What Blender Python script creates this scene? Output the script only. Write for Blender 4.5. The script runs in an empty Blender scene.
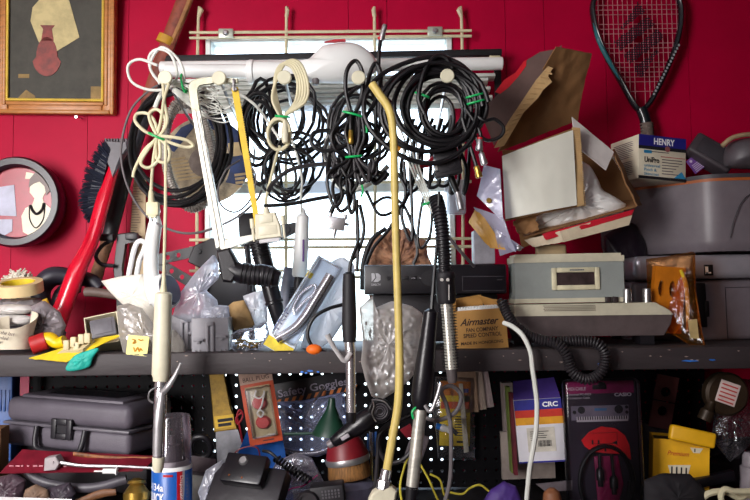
import bpy, bmesh, math, random
from mathutils import Vector, Matrix, noise
R = math.radians
C = bpy.context.scene.collection
F = 750.0
CAM = Vector((0.0, -2.0, 1.45))
PITCH, ROLL = R(3.8), R(0.65)
cr, sr, cp, sp = math.cos(ROLL), math.sin(ROLL), math.cos(PITCH), math.sin(PITCH)

def P(x, y, d):
    """a point of the place seen at (x, y), d metres in front of the camera (measured along world Y)"""
    a, b = x - 375.0, 250.0 - y
    a, b = a * cr + b * sr, b * cr - a * sr
    dy, dz = F * cp - b * sp, F * sp + b * cp
    return Vector((CAM.x + a * d / dy, CAM.y + d, CAM.z + dz * d / dy))

class IMG:
    """local units: one unit = d/750 m on the upright plane d metres away; n points to the room"""
    def __init__(s, d): s.d = d; s.k = d / F
    def __call__(s, p):
        q = P(p[0], p[1], s.d)
        if len(p) > 2: q.y -= p[2] * s.k
        return q
class IMGX(IMG):
    """like IMG, but n moves a point along its own line of sight (for points given by place in view and distance)"""
    def __call__(s, p): return P(p[0], p[1], s.d - (p[2] if len(p) > 2 else 0) * s.k)
class FR:
    """a rigid frame at a point: u right, v down, n out of the face"""
    def __init__(s, x, y, d, rot=0, yaw=0, pitch=0):
        s.k = d / F; s.o = P(x, y, d); s.d = d
        s.m = Matrix.Rotation(R(yaw), 3, 'Z') @ Matrix.Rotation(R(-pitch), 3, 'X') @ Matrix.Rotation(R(rot), 3, 'Y')
    def __call__(s, p):
        n = p[2] if len(p) > 2 else 0
        return s.o + s.m @ (Vector((p[0], -n, -p[1])) * s.k)

def cat(pts, sub=6, closed=False):
    pts = [Vector((p[0], p[1], p[2] if len(p) > 2 else 0)) for p in pts]
    n = len(pts); out = []
    if sub <= 1 or n < 3: return pts
    rng = n if closed else n - 1
    for i in range(rng):
        p0 = pts[(i - 1) % n] if (closed or i > 0) else pts[0] * 2 - pts[1]
        p1 = pts[i]; p2 = pts[(i + 1) % n]
        p3 = pts[(i + 2) % n] if (closed or i < n - 2) else pts[-1] * 2 - pts[-2]
        for j in range(sub):
            t = j / sub
            out.append(0.5 * ((2 * p1) + (p2 - p0) * t + (2 * p0 - 5 * p1 + 4 * p2 - p3) * t * t + (3 * p1 - p0 - 3 * p2 + p3) * t ** 3))
    if not closed: out.append(pts[-1])
    return out

def set_props(o, label=None, cat_=None, group=None, kind=None):
    if label: o['label'] = label
    if cat_: o['category'] = cat_
    if group: o['group'] = group
    if kind: o['kind'] = kind
    return o

def rootloc(p):
    v = Vector((0, 0, 0))
    while p is not None: v = v + p.location; p = p.parent
    return v

def thing(name, label, cat_, loc, group=None):
    o = bpy.data.objects.new(name, None); C.objects.link(o)
    o.location = loc; o.empty_display_size = 0.03
    return set_props(o, label, cat_, group)

class MB:
    def __init__(s, T): s.T = T; s.k = T.k; s.v = []; s.f = []
    def raw(s, vs, fs):
        b = len(s.v); s.v += [Vector(q) for q in vs]; s.f += [tuple(i + b for i in f) for f in fs]
        return s
    def loc(s, vs, fs): return s.raw([s.T(q) for q in vs], fs)
    def box(s, x0, y0, x1, y1, n0, n1, bev=0, seg=2, M=None):
        bm = bmesh.new(); bmesh.ops.create_cube(bm, size=1)
        for v in bm.verts:
            v.co = Vector(((x0 + x1) / 2 + v.co.x * (x1 - x0), (y0 + y1) / 2 + v.co.y * (y1 - y0), (n0 + n1) / 2 + v.co.z * (n1 - n0)))
        if bev:
            bev = min(bev, abs(x1 - x0) * .49, abs(y1 - y0) * .49, abs(n1 - n0) * .49)
            bmesh.ops.bevel(bm, geom=bm.edges[:], offset=bev, segments=seg, affect='EDGES', profile=0.5)
        if M is not None:
            for v in bm.verts: v.co = M @ v.co
        bm.verts.index_update()
        s.loc([tuple(v.co) for v in bm.verts], [tuple(v.index for v in f.verts) for f in bm.faces]); bm.free()
        return s
    def poly(s, pts, n0, n1, bev=0):
        n = len(pts)
        if bev:
            cx = sum(p[0] for p in pts) / n; cy = sum(p[1] for p in pts) / n
            ins = [(p[0] + (cx - p[0]) * bev / max(1e-6, math.hypot(p[0] - cx, p[1] - cy)), p[1] + (cy - p[1]) * bev / max(1e-6, math.hypot(p[0] - cx, p[1] - cy))) for p in pts]
            L = [[(p[0], p[1], n0) for p in pts], [(p[0], p[1], n1 - bev) for p in pts], [(p[0], p[1], n1) for p in ins]]
        else:
            L = [[(p[0], p[1], n0) for p in pts], [(p[0], p[1], n1) for p in pts]]
        vs = sum(L, []); fs = [tuple(range(n)), tuple(range(len(vs) - 1, len(vs) - n - 1, -1))]
        for r in range(len(L) - 1):
            for i in range(n):
                j = (i + 1) % n; fs.append((r * n + i, r * n + n + i, r * n + n + j, r * n + j))
        return s.loc(vs, fs)
    def tube(s, pts, r, seg=8, sub=6, closed=False, flat=1.0, world=False):
        if not world:
            pts = [s.T(p) for p in cat(pts, sub, closed)]; sc = s.k
        else: sc = 1
        pts = [p for i, p in enumerate(pts) if i == 0 or (p - pts[i - 1]).length > 1e-6]
        n = len(pts)
        rs = r if isinstance(r, (list, tuple)) else None
        def rad(i):
            if rs is None: return r * sc
            t = i / (n - 1) * (len(rs) - 1); a = int(min(t, len(rs) - 2)); return (rs[a] + (rs[a + 1] - rs[a]) * (t - a)) * sc
        tan = []
        for i in range(n):
            a = pts[(i - 1) % n] if (closed or i > 0) else pts[0]
            b = pts[(i + 1) % n] if (closed or i < n - 1) else pts[-1]
            t = b - a
            tan.append(t.normalized() if t.length > 1e-9 else Vector((0, 0, 1)))
        ref = Vector((0, -1, 0)) if abs(tan[0].y) < .9 else Vector((1, 0, 0))
        nrm = (ref - tan[0] * ref.dot(tan[0])).normalized(); vs = []; fs = []
        for i in range(n):
            nrm = nrm - tan[i] * nrm.dot(tan[i])
            nrm = nrm.normalized() if nrm.length > 1e-9 else Vector((0, -1, 0))
            bi = tan[i].cross(nrm)
            for j in range(seg):
                a = 2 * math.pi * j / seg
                vs.append(pts[i] + (nrm * math.cos(a) * flat + bi * math.sin(a)) * rad(i))
        for i in range(n if closed else n - 1):
            for j in range(seg):
                a, b = i * seg + j, i * seg + (j + 1) % seg; c = ((i + 1) % n) * seg
                fs.append((a, b, c + (j + 1) % seg, c + j))
        if not closed:
            fs.append(tuple(range(seg - 1, -1, -1))); fs.append(tuple(range((n - 1) * seg, n * seg)))
        return s.raw(vs, fs)
    def helix(s, pts, rad, pitch, r, seg=6, per=10, sub=8):
        P_ = [s.T(p) for p in cat(pts, sub)]; k = s.k
        L = [0]
        for i in range(1, len(P_)): L.append(L[-1] + (P_[i] - P_[i - 1]).length)
        turns = L[-1] / (pitch * k); N = int(turns * per); out = []
        nrm = None; i = 0
        for q in range(N + 1):
            l = L[-1] * q / N
            while i < len(L) - 2 and L[i + 1] < l: i += 1
            t = (l - L[i]) / max(1e-9, L[i + 1] - L[i]); c = P_[i].lerp(P_[i + 1], min(1, t))
            tg = (P_[i + 1] - P_[i]).normalized()
            if nrm is None: nrm = Vector((0, -1, 0))
            nrm = (nrm - tg * nrm.dot(tg)).normalized(); bi = tg.cross(nrm)
            a = 2 * math.pi * q / per
            out.append(c + (nrm * math.cos(a) + bi * math.sin(a)) * rad * k)
        return s.tube(out, r * k, seg, world=True)
    def ribbed(s, pts, r0, r1, pitch, seg=10, sub=8):
        P_ = [s.T(p) for p in cat(pts, sub)]; k = s.k
        L = [0]
        for i in range(1, len(P_)): L.append(L[-1] + (P_[i] - P_[i - 1]).length)
        N = int(L[-1] / (pitch * k / 4)); out = []; rr = []; i = 0
        for q in range(N + 1):
            l = L[-1] * q / N
            while i < len(L) - 2 and L[i + 1] < l: i += 1
            t = (l - L[i]) / max(1e-9, L[i + 1] - L[i]); out.append(P_[i].lerp(P_[i + 1], min(1, t)))
            rr.append((r1 if q % 4 in (0, 1) else r0) * k)
        return s.tube(out, rr, seg, world=True)
    def lathe(s, a, b, prof, seg=20, cap0=True, cap1=True, a0=0, sx=1.0):
        A, B = s.T(a), s.T(b); ax = B - A; t = ax.normalized()
        ref = Vector((0, -1, 0)) if abs(t.y) < .9 else Vector((1, 0, 0))
        n = (ref - t * ref.dot(t)).normalized(); bi = t.cross(n); vs = []; fs = []
        for (h, r) in prof:
            for j in range(seg):
                q = 2 * math.pi * j / seg + a0
                vs.append(A + ax * h + (n * math.cos(q) * sx + bi * math.sin(q)) * r * s.k)
        for i in range(len(prof) - 1):
            for j in range(seg):
                fs.append((i * seg + j, i * seg + (j + 1) % seg, (i + 1) * seg + (j + 1) % seg, (i + 1) * seg + j))
        if cap0: fs.append(tuple(range(seg - 1, -1, -1)))
        if cap1: fs.append(tuple(range((len(prof) - 1) * seg, len(prof) * seg)))
        return s.raw(vs, fs)
    def ball(s, c, r, seg=16, rings=10):
        if not isinstance(r, (tuple, list)): r = (r, r, r)
        vs = []; fs = []
        for i in range(rings + 1):
            th = math.pi * i / rings
            for j in range(seg):
                ph = 2 * math.pi * j / seg
                vs.append((c[0] + r[0] * math.sin(th) * math.cos(ph), c[1] - r[1] * math.cos(th), (c[2] if len(c) > 2 else 0) + r[2] * math.sin(th) * math.sin(ph)))
        for i in range(rings):
            for j in range(seg):
                fs.append((i * seg + j, i * seg + (j + 1) % seg, (i + 1) * seg + (j + 1) % seg, (i + 1) * seg + j))
        return s.loc(vs, fs)
    def pillow(s, outline, dep, amp=1.0, seed=0, rings=9, seg=56, sharp=True, n0=0, freq=.12, tilt=(0, 0), back=.7):
        pts = [Vector((p[0], p[1], p[2] if len(p) > 2 else 0)) for p in outline]
        if not sharp: pts = cat(pts, 6, True)
        n = len(pts); L = [0]
        for i in range(n): L.append(L[-1] + (pts[(i + 1) % n] - pts[i]).length)
        per = []
        for q in range(seg):
            l = L[-1] * q / seg
            i = max(j for j in range(n) if L[j] <= l + 1e-9)
            t = (l - L[i]) / max(1e-9, L[i + 1] - L[i]); per.append(pts[i].lerp(pts[(i + 1) % n], t))
        c = sum(per, Vector()) / seg
        def nz(x, y, w):
            a = noise.noise(Vector((x * freq, y * freq, seed * 7.3 + w)))
            b = 1 - 2 * abs(noise.noise(Vector((x * freq * 2.1 + 5, y * freq * 2.1, seed * 3.1 + w))))
            e = 1 - 2 * abs(noise.noise(Vector((x * freq * 4.3 + 9, y * freq * 3.7, seed * 5.7 + w))))
            return a * .8 + b * .55 + e * .3 - .3
        vs = []; fs = []
        for side in (1, -1):
            b0 = len(vs)
            for r in range(rings + 1):
                t = r / rings; q = 1 - t * t; st = math.sqrt(max(0, q))
                sc = 1 - t
                sc = math.sin(sc * math.pi / 2) ** .9 if sc > 0 else 0
                for p in per:
                    w = c + (p - c) * sc
                    edge = min(1, (1 - sc) * 3)
                    h = math.sqrt(max(0, 1 - sc * sc)) * dep * (1 if side > 0 else back) + amp * nz(w.x, w.y, 0 if side > 0 else 31) * (.25 + .75 * edge)
                    vs.append((w.x, w.y, w.z + n0 + side * max(h, 0.15) + tilt[0] * (w.x - c.x) + tilt[1] * (w.y - c.y)))
            for r in range(rings):
                for j in range(seg):
                    a, b2 = b0 + r * seg + j, b0 + r * seg + (j + 1) % seg
                    f = (a, b2, b2 + seg, a + seg)
                    fs.append(f if side > 0 else f[::-1])
        # join the two sides along the outline
        h = (rings + 1) * seg
        for j in range(seg): fs.append((j, h + j, h + (j + 1) % seg, (j + 1) % seg))
        return s.loc(vs, fs)
    def sheet(s, tl, tr, br, bl, th=.6, amp=0, seed=0, nu=12, nv=12, bend=None, freq=.12, rag=0):
        q = [Vector((p[0], p[1], p[2] if len(p) > 2 else 0)) for p in (tl, tr, br, bl)]
        nm = (q[1] - q[0]).cross(q[3] - q[0]); nm = nm.normalized() if nm.length > 0 else Vector((0, 0, 1))
        vs = []; fs = []
        for side in (1, 0):
            for i in range(nv + 1):
                for j in range(nu + 1):
                    u, v = j / nu, i / nv
                    p = (q[0] * (1 - u) + q[1] * u) * (1 - v) + (q[3] * (1 - u) + q[2] * u) * v
                    if rag and (i in (0, nv) or j in (0, nu)):
                        p = p + Vector((noise.noise(p * .35 + Vector((seed, 0, 0))), noise.noise(p * .35 + Vector((0, seed, 9))), 0)) * rag
                    h = amp * noise.noise(Vector((p.x * freq, p.y * freq, seed * 3.7))) + amp * .5 * (1 - 2 * abs(noise.noise(Vector((p.x * freq * 2, p.y * freq * 2, seed * 1.7 + 4)))))
                    if bend: h += bend(u, v)
                    vs.append(tuple(p + nm * (h - (0 if side else th))))
        w = nu + 1; N = w * (nv + 1)
        for i in range(nv):
            for j in range(nu):
                a = i * w + j
                fs.append((a, a + 1, a + w + 1, a + w)); fs.append((N + a, N + a + w, N + a + w + 1, N + a + 1))
        rim = [j for j in range(nu)] + [nu + i * w for i in range(nv)] + [nv * w + nu - j for j in range(nu)] + [(nv - i) * w for i in range(nv)]
        for i in range(len(rim)):
            a, b = rim[i], rim[(i + 1) % len(rim)]; fs.append((a, N + a, N + b, b))
        return s.loc(vs, fs)
    def holed(s, cells, half, hr, n0, n1, M=None, seg=8):
        """square cells (centre x, y), each with a real round hole; walls of each hole are built"""
        vs = []; fs = []
        for cell in cells:
            cx, cy = cell[0], cell[1]; hx = cell[2] if len(cell) > 2 else half; hy = cell[3] if len(cell) > 3 else half
            hole = cell[4] if len(cell) > 4 else hr; asp = cell[5] if len(cell) > 5 else 1
            b = len(vs)
            sq = [(-1, -1), (0, -1), (1, -1), (1, 0), (1, 1), (0, 1), (-1, 1), (-1, 0)]
            for n in (n1, n0):
                for (a, c_) in sq: vs.append((cx + a * hx, cy + c_ * hy, n))
                for (a, c_) in sq:
                    l = math.hypot(a, c_); vs.append((cx + a / l * hole, cy + c_ / l * hole * asp, n))
            for i in range(8):
                j = (i + 1) % 8
                fs.append((b + i, b + j, b + 8 + j, b + 8 + i)); fs.append((b + 16 + i, b + 24 + i, b + 24 + j, b + 16 + j))
                fs.append((b + 8 + i, b + 8 + j, b + 24 + j, b + 24 + i))
                fs.append((b + i, b + 16 + i, b + 16 + j, b + j))
        if M is not None: vs = [tuple(M @ Vector(v)) for v in vs]
        return s.loc(vs, fs)
    def build(s, name, mat, parent=None, label=None, cat_=None, group=None, kind=None, smooth=40):
        if parent is None:
            xs = [v.x for v in s.v]; ys = [v.y for v in s.v]; zs = [v.z for v in s.v]
            o0 = Vector(((min(xs) + max(xs)) / 2, (min(ys) + max(ys)) / 2, min(zs)))
        else: o0 = rootloc(parent)
        me = bpy.data.meshes.new(name)
        me.from_pydata([tuple(v - o0) for v in s.v], [], s.f); me.validate()
        bm = bmesh.new(); bm.from_mesh(me); bmesh.ops.recalc_face_normals(bm, faces=bm.faces[:]); bm.to_mesh(me); bm.free()
        if smooth:
            for p in me.polygons: p.use_smooth = True
            me.set_sharp_from_angle(angle=R(smooth))
        me.materials.append(mat)
        o = bpy.data.objects.new(name, me); C.objects.link(o)
        if parent is None: o.location = o0
        else: o.parent = parent
        return set_props(o, label, cat_, group, kind)

def one(name, label, cat_, m, mat, group=None, smooth=40): return m.build(name, mat, None, label, cat_, group, smooth=smooth)

def coil(cx, cy, rx, ry, n, seed, jit=.12, rot=0, dep=6, n0=0, per=16, start=0, frac=1.0):
    rnd = random.Random(seed); pts = []; N = int(n * per * frac)
    js = [(rnd.uniform(-1, 1), rnd.uniform(-1, 1), rnd.uniform(-1, 1), rnd.uniform(-1, 1)) for _ in range(n + 2)]
    for i in range(N + 1):
        t = i / per; a = int(t); f = t - a; f = f * f * (3 - 2 * f)
        J = [js[a][q] * (1 - f) + js[a + 1][q] * f for q in range(4)]
        th = 2 * math.pi * t + start
        x = rx * (1 + jit * J[0]) * math.cos(th) + rx * jit * .6 * J[2]
        y = ry * (1 + jit * J[1]) * math.sin(th) + ry * jit * .6 * J[3]
        c, s_ = math.cos(R(rot)), math.sin(R(rot))
        pts.append((cx + x * c - y * s_, cy + x * s_ + y * c, n0 + dep * (t / n - .5) * 2 + dep * .35 * J[2]))
    return pts

def text(T, s_, x, y, h, n, mat, parent, w=None, align='CENTER', rot=0, name='lettering', shear=0, bold=0, wrap=None, spacing=1.0):
    cu = bpy.data.curves.new('t', 'FONT'); cu.body = s_; cu.size = 1; cu.align_x = align; cu.shear = shear; cu.offset = bold; cu.extrude = .01; cu.space_character = spacing
    cu.resolution_u = 3
    o = bpy.data.objects.new('t', cu); C.objects.link(o); bpy.context.view_layer.update()
    me = bpy.data.meshes.new_from_object(o.evaluated_get(bpy.context.evaluated_depsgraph_get()))
    vs = [v.co.copy() for v in me.vertices]; fs = [tuple(p.vertices) for p in me.polygons]
    bpy.data.objects.remove(o); bpy.data.curves.remove(cu); bpy.data.meshes.remove(me)
    sc = h / .72; sx = sc
    if w:
        W = max(v.x for v in vs) - min(v.x for v in vs); sx = w / W
    c, s2 = math.cos(R(rot)), math.sin(R(rot)); out = []
    for v in vs:
        a, b = v.x * sx, -v.y * sc
        q = (x + a * c - b * s2, y + a * s2 + b * c, n + v.z * sc)
        if wrap:
            cx, rad = wrap; th = (q[0] - cx) / rad
            q = (cx + math.sin(th) * (rad + .3 + v.z), q[1], math.cos(th) * (rad + .3 + v.z))
        out.append(q)
    m = MB(T); m.loc(out, fs)
    return m.build(name, mat, parent, smooth=0)

# ---------------------------------------------------------------- materials
MATS = {}
def srgb(c):
    f = lambda u: u / 12.92 if u <= .04045 else ((u + .055) / 1.055) ** 2.4
    return tuple(f(q / 255) for q in c) + (1,)
def mat(name, col, rough=.5, metal=0, dirt=0.15, dscale=18, bump=0.0, bscale=60, spec=.5, col2=None, coat=0, trans=0, sss=0, stretch=None):
    if name in MATS: return MATS[name]
    m = bpy.data.materials.new(name); m.use_nodes = True; nt = m.node_tree; N = nt.nodes; b = N['Principled BSDF']
    b.inputs['Roughness'].default_value = rough; b.inputs['Metallic'].default_value = metal
    b.inputs['Specular IOR Level'].default_value = spec; b.inputs['Coat Weight'].default_value = coat
    tc = N.new('ShaderNodeTexCoord'); src = tc.outputs['Object']
    if stretch:
        mp = N.new('ShaderNodeMapping'); mp.inputs['Scale'].default_value = stretch; nt.links.new(src, mp.inputs['Vector']); src = mp.outputs['Vector']
    nz = N.new('ShaderNodeTexNoise'); nz.inputs['Scale'].default_value = dscale; nz.inputs['Detail'].default_value = 6; nz.inputs['Roughness'].default_value = .65
    nt.links.new(src, nz.inputs['Vector'])
    rp = N.new('ShaderNodeValToRGB'); c = srgb(col)
    c2 = srgb(col2) if col2 else tuple(q * (1 - dirt * 2.2 if dirt < .45 else .1) for q in c[:3]) + (1,)
    rp.color_ramp.elements[0].position = .36; rp.color_ramp.elements[1].position = .6
    rp.color_ramp.elements[0].color = c2; rp.color_ramp.elements[1].color = c
    nt.links.new(nz.outputs['Fac'], rp.inputs['Fac']); nt.links.new(rp.outputs['Color'], b.inputs['Base Color'])
    if bump:
        n2 = N.new('ShaderNodeTexNoise'); n2.inputs['Scale'].default_value = bscale; n2.inputs['Detail'].default_value = 5
        nt.links.new(src, n2.inputs['Vector'])
        bp = N.new('ShaderNodeBump'); bp.inputs['Strength'].default_value = bump; bp.inputs['Distance'].default_value = .004
        nt.links.new(n2.outputs['Fac'], bp.inputs['Height']); nt.links.new(bp.outputs['Normal'], b.inputs['Normal'])
    MATS[name] = m; return m
def film(name, col, fac=.4, rough=.15, diff=.5, bump=.0):
    """clear or milky plastic: part lets light through, part shines, part is milky"""
    if name in MATS: return MATS[name]
    m = bpy.data.materials.new(name); m.use_nodes = True; nt = m.node_tree; N = nt.nodes; N.remove(N['Principled BSDF'])
    out = N['Material Output']; tr = N.new('ShaderNodeBsdfTransparent'); tr.inputs['Color'].default_value = tuple(.35 + .65 * q for q in srgb(col)[:3]) + (1,)
    gl = N.new('ShaderNodeBsdfGlossy'); gl.inputs['Roughness'].default_value = rough; gl.inputs['Color'].default_value = (.9, .9, .92, 1)
    df = N.new('ShaderNodeBsdfDiffuse'); df.inputs['Color'].default_value = srgb(col)
    tl = N.new('ShaderNodeBsdfTranslucent'); tl.inputs['Color'].default_value = srgb(col)
    m0 = N.new('ShaderNodeMixShader'); m0.inputs[0].default_value = .35; nt.links.new(df.outputs[0], m0.inputs[1]); nt.links.new(tl.outputs[0], m0.inputs[2])
    m1 = N.new('ShaderNodeMixShader'); m1.inputs[0].default_value = diff; nt.links.new(gl.outputs[0], m1.inputs[1]); nt.links.new(m0.outputs[0], m1.inputs[2])
    fr = N.new('ShaderNodeFresnel'); fr.inputs['IOR'].default_value = 1.45
    ma = N.new('ShaderNodeMath'); ma.operation = 'ADD'; ma.use_clamp = True; ma.inputs[1].default_value = fac; nt.links.new(fr.outputs[0], ma.inputs[0])
    m2 = N.new('ShaderNodeMixShader'); nt.links.new(ma.outputs[0], m2.inputs[0]); nt.links.new(tr.outputs[0], m2.inputs[1]); nt.links.new(m1.outputs[0], m2.inputs[2])
    if bump:
        tc = N.new('ShaderNodeTexCoord'); n2 = N.new('ShaderNodeTexNoise'); n2.inputs['Scale'].default_value = 26; n2.inputs['Detail'].default_value = 3; n2.inputs['Distortion'].default_value = 2.2
        bp = N.new('ShaderNodeBump'); bp.inputs['Strength'].default_value = bump; bp.inputs['Distance'].default_value = .02
        nt.links.new(tc.outputs['Object'], n2.inputs['Vector']); nt.links.new(n2.outputs['Fac'], bp.inputs['Height'])
        for q in (gl, df): nt.links.new(bp.outputs['Normal'], q.inputs['Normal'])
    nt.links.new(m2.outputs[0], out.inputs['Surface']); MATS[name] = m; return m

BLACK = mat('black rubber', (24, 22, 27), .42, dirt=.1)
CABLE = mat('black cable sheath', (14, 12, 16), .42, dirt=.1, spec=.4)
CABLE2 = mat('charcoal cable sheath', (38, 34, 38), .5, dirt=.1)
BLKPL = mat('black moulded plastic', (22, 20, 26), .32, bump=.08, bscale=300)
BLKMAT = mat('black matt plastic', (26, 23, 29), .6, bump=.1, bscale=250)
WCORD = mat('white cord sheath', (228, 230, 222), .45, dirt=.06)
CREAM = mat('cream cord sheath', (222, 214, 178), .5, dirt=.1)
CRPL = mat('cream plastic', (226, 220, 194), .42, dirt=.08)
WHPL = mat('white plastic', (238, 240, 238), .35, dirt=.015)
GREYC = mat('grey cable sheath', (112, 106, 108), .5)
CHROME = mat('chrome', (232, 232, 236), .2, metal=.9, dirt=.04)
STEEL = mat('dull steel', (190, 188, 190), .35, metal=.8, dirt=.15)
ALU = mat('brushed aluminium', (216, 214, 202), .38, metal=.6, dirt=.12, stretch=(1, 1, 6))
BRASS = mat('brass', (206, 168, 80), .28, metal=.85, dirt=.2)
GREEN = mat('green tie plastic', (20, 190, 100), .4, dirt=.05)
INK = mat('black ink', (22, 20, 24), .7, dirt=0)
WINK = mat('white ink', (240, 240, 240), .6, dirt=0)
CARD = mat('brown cardboard', (142, 102, 62), .85, dirt=.1, bump=.12, bscale=90, dscale=9)
CARDE = mat('bare corrugated cardboard', (206, 170, 118), .85, dirt=.12)
CLEAR = film('clear plastic film', (225, 228, 238), .05, .16, .35, .12)
MILKY = film('milky plastic bag', (226, 228, 238), .42, .25, .7, .3)
WBAG = film('white plastic bag', (240, 240, 245), .75, .3, .85, .25)
BAG2 = film('greyish poly bag', (226, 220, 216), .5, .32, .78, .12)
# ================================================================= the setting
scene = bpy.context.scene
cam = bpy.data.objects.new('camera', bpy.data.cameras.new('camera')); C.objects.link(cam)
cam.data.sensor_width = 36; cam.data.lens = 36; cam.data.clip_start = .05
cam.location = CAM
# image axes: the camera's right, up and backward directions in the world
# the camera looks up by PITCH; a world line that is level rises to the right by ROLL
yy = P(375, 250, 1.0) - CAM; fwd = yy.normalized()
rt = (Vector((1, 0, 0)) * cr + Vector((0, -sp, cp)) * -sr).normalized()
up = rt.cross(fwd).normalized()
cam.rotation_euler = Matrix((rt, up, -fwd)).transposed().to_euler()
scene.camera = cam
scene.view_settings.view_transform = 'Standard'; scene.view_settings.look = 'None'
scene.view_settings.gamma = 1; scene.view_settings.use_curve_mapping = False
scene.view_settings.exposure = 0.18

YW = CAM.y + 1.90                                      # face of the red wall
def wpx(x, y=250): return P(x, y, 1.90)
SHELF_Z = P(375, 350.5, 1.5).z
LOW_Z = SHELF_Z - .346
class W:                                               # world metres
    k = 1.0
    def __call__(s, p): return Vector(p)
W = W()
def wbox(x0, x1, y0, y1, z0, z1, bev=0):
    m = MB(W); m.box(x0, y0, x1, y1, z0, z1, bev); return m
XL, XR, YF, ZC = -1.75, 1.75, CAM.y - 1.6, 2.55
RED = mat('red painted panelling', (178, 0, 52), .5, dirt=.06, dscale=5, bump=.1, bscale=70, spec=.12)
REDD = mat('red paint in the grooves', (84, 0, 20), .6, dirt=.05, spec=.1)
# window opening in metres
wx0, wx1 = P(206, 60, 1.9).x, P(452, 60, 1.9).x
wz1, wz0 = P(330, 38, 1.9).z, LOW_Z + .02
m = MB(W)
gro = sorted([XL] + [P(g, 100, 1.9).x for g in (-150, -60, 14, 88, 128, 349, 388, 507, 546, 607, 690, 760, 850)] + [XR])
for a, b in zip(gro[:-1], gro[1:]):
    g = .0006
    def seg(x0, x1, z0, z1): m.box(x0, YW, x1, YW + .03, z0, z1)
    if b <= wx0 or a >= wx1: seg(a + g, b - g, 0, ZC)
    else:
        seg(a + g, b - g, wz1, ZC); seg(a + g, b - g, 0, wz0)
        if a < wx0: seg(a + g, wx0, wz0, wz1)
        if b > wx1: seg(wx1, b - g, wz0, wz1)
m.build('wall_back', RED, kind='structure')
m = MB(W)
for (x0, x1, z0, z1) in ((XL, wx0, 0, ZC), (wx1, XR, 0, ZC), (wx0, wx1, wz1, ZC), (wx0, wx1, 0, wz0)): m.box(x0, YW + .03, x1, YW + .06, z0, z1)
m.build('trim_1', REDD, kind='structure')
PLASTER = mat('cream painted plaster', (205, 192, 182), .8, dirt=.06, dscale=4)
wbox(XL - .05, XL, YF, YW + .06, 0, ZC).build('wall_left', PLASTER, kind='structure')
wbox(XR, XR + .05, YF, YW + .06, 0, ZC).build('wall_right', mat('dark painted plaster', (70, 40, 48), .8, dirt=.06), kind='structure')
wbox(XL - .05, XR + .05, YF - .05, YF, 0, ZC).build('wall_front', PLASTER, kind='structure')
wbox(XL - .05, XR + .05, YF - .05, YW + .06, ZC, ZC + .05).build('ceiling', mat('white ceiling paint', (225, 222, 220), .85, dirt=.04), kind='structure')
wbox(XL - .05, XR + .05, YF - .05, YW + .06, -.05, 0).build('floor', mat('grey concrete floor', (95, 88, 86), .75, dirt=.15, bump=.2, bscale=40), kind='structure')
# window: white frame, meeting rail, panes
WF = mat('white window paint', (226, 232, 232), .45, dirt=.08)
win = bpy.data.objects.new('window_1', None); C.objects.link(win); win.location = ((wx0 + wx1) / 2, YW + .02, wz0); win['kind'] = 'structure'
fw = .014
m = MB(W)
for (x0, x1, z0, z1) in ((wx0, wx0 + fw, wz0, wz1), (wx1 - fw, wx1, wz0, wz1), (wx0 + fw, wx1 - fw, wz1 - fw * .7, wz1), (wx0 + fw, wx1 - fw, wz0, wz0 + fw)):
    m.box(x0, YW - .008, x1, YW + .06, z0, z1, .002, 1)
m.build('window_frame', WF, win)
zr = P(320, 189, 1.95).z
m = MB(W); m.box(wx0 + fw, YW + .02, wx1 - fw, YW + .055, zr - .013, zr + .013, .002, 1); m.build('meeting_rail', WF, win)
gl = film('window glass', (250, 253, 255), .0, .05, .1)
m = MB(W); m.box(wx0 + fw, YW + .034, wx1 - fw, YW + .038, zr + .013, wz1 - fw * .7); m.build('glass_pane', gl, win)
m = MB(W); m.box(wx0 + fw, YW + .034, wx1 - fw, YW + .038, wz0 + fw, zr - .013); m.build('glass_pane', gl, win)
# daylight outside
wd = bpy.data.worlds.new('daylight'); scene.world = wd; wd.use_nodes = True; nt = wd.node_tree; bg = nt.nodes['Background']
tc = nt.nodes.new('ShaderNodeTexCoord'); sx = nt.nodes.new('ShaderNodeSeparateXYZ'); rp = nt.nodes.new('ShaderNodeValToRGB')
nt.links.new(tc.outputs['Generated'], sx.inputs[0]); nt.links.new(sx.outputs['Z'], rp.inputs['Fac'])
rp.color_ramp.elements[0].position = 0; rp.color_ramp.elements[0].color = (.80, .95, 1.0, 1)
rp.color_ramp.elements[1].position = .35; rp.color_ramp.elements[1].color = (.62, .76, .95, 1)
nt.links.new(rp.outputs['Color'], bg.inputs['Color']); bg.inputs['Strength'].default_value = 5.2

def lamp(name, loc, target, sx, sy, power, col, spread=180):
    l = bpy.data.lights.new(name, 'AREA'); l.shape = 'RECTANGLE'; l.size = sx; l.size_y = sy; l.energy = power; l.color = col; l.spread = R(spread)
    o = bpy.data.objects.new(name, l); C.objects.link(o); o.location = loc
    o.rotation_euler = (Vector(target) - Vector(loc)).to_track_quat('-Z', 'Y').to_euler(); return o
lamp('left_key_light', (-1.45, CAM.y - .35, 1.75), (-.5, 0, 1.36), .8, 1.2, 21, (1, .96, .95), 95)  # unseen soft source at front left, added because the left side is brighter
lamp('added_room_fill', (-.5, CAM.y - .5, 2.5), (-.5, CAM.y - .6, 0), 1.0, .5, 14, (.95, .92, 1))  # added fill, no known fixture; brightens front wall and floor for metal reflections

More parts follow.
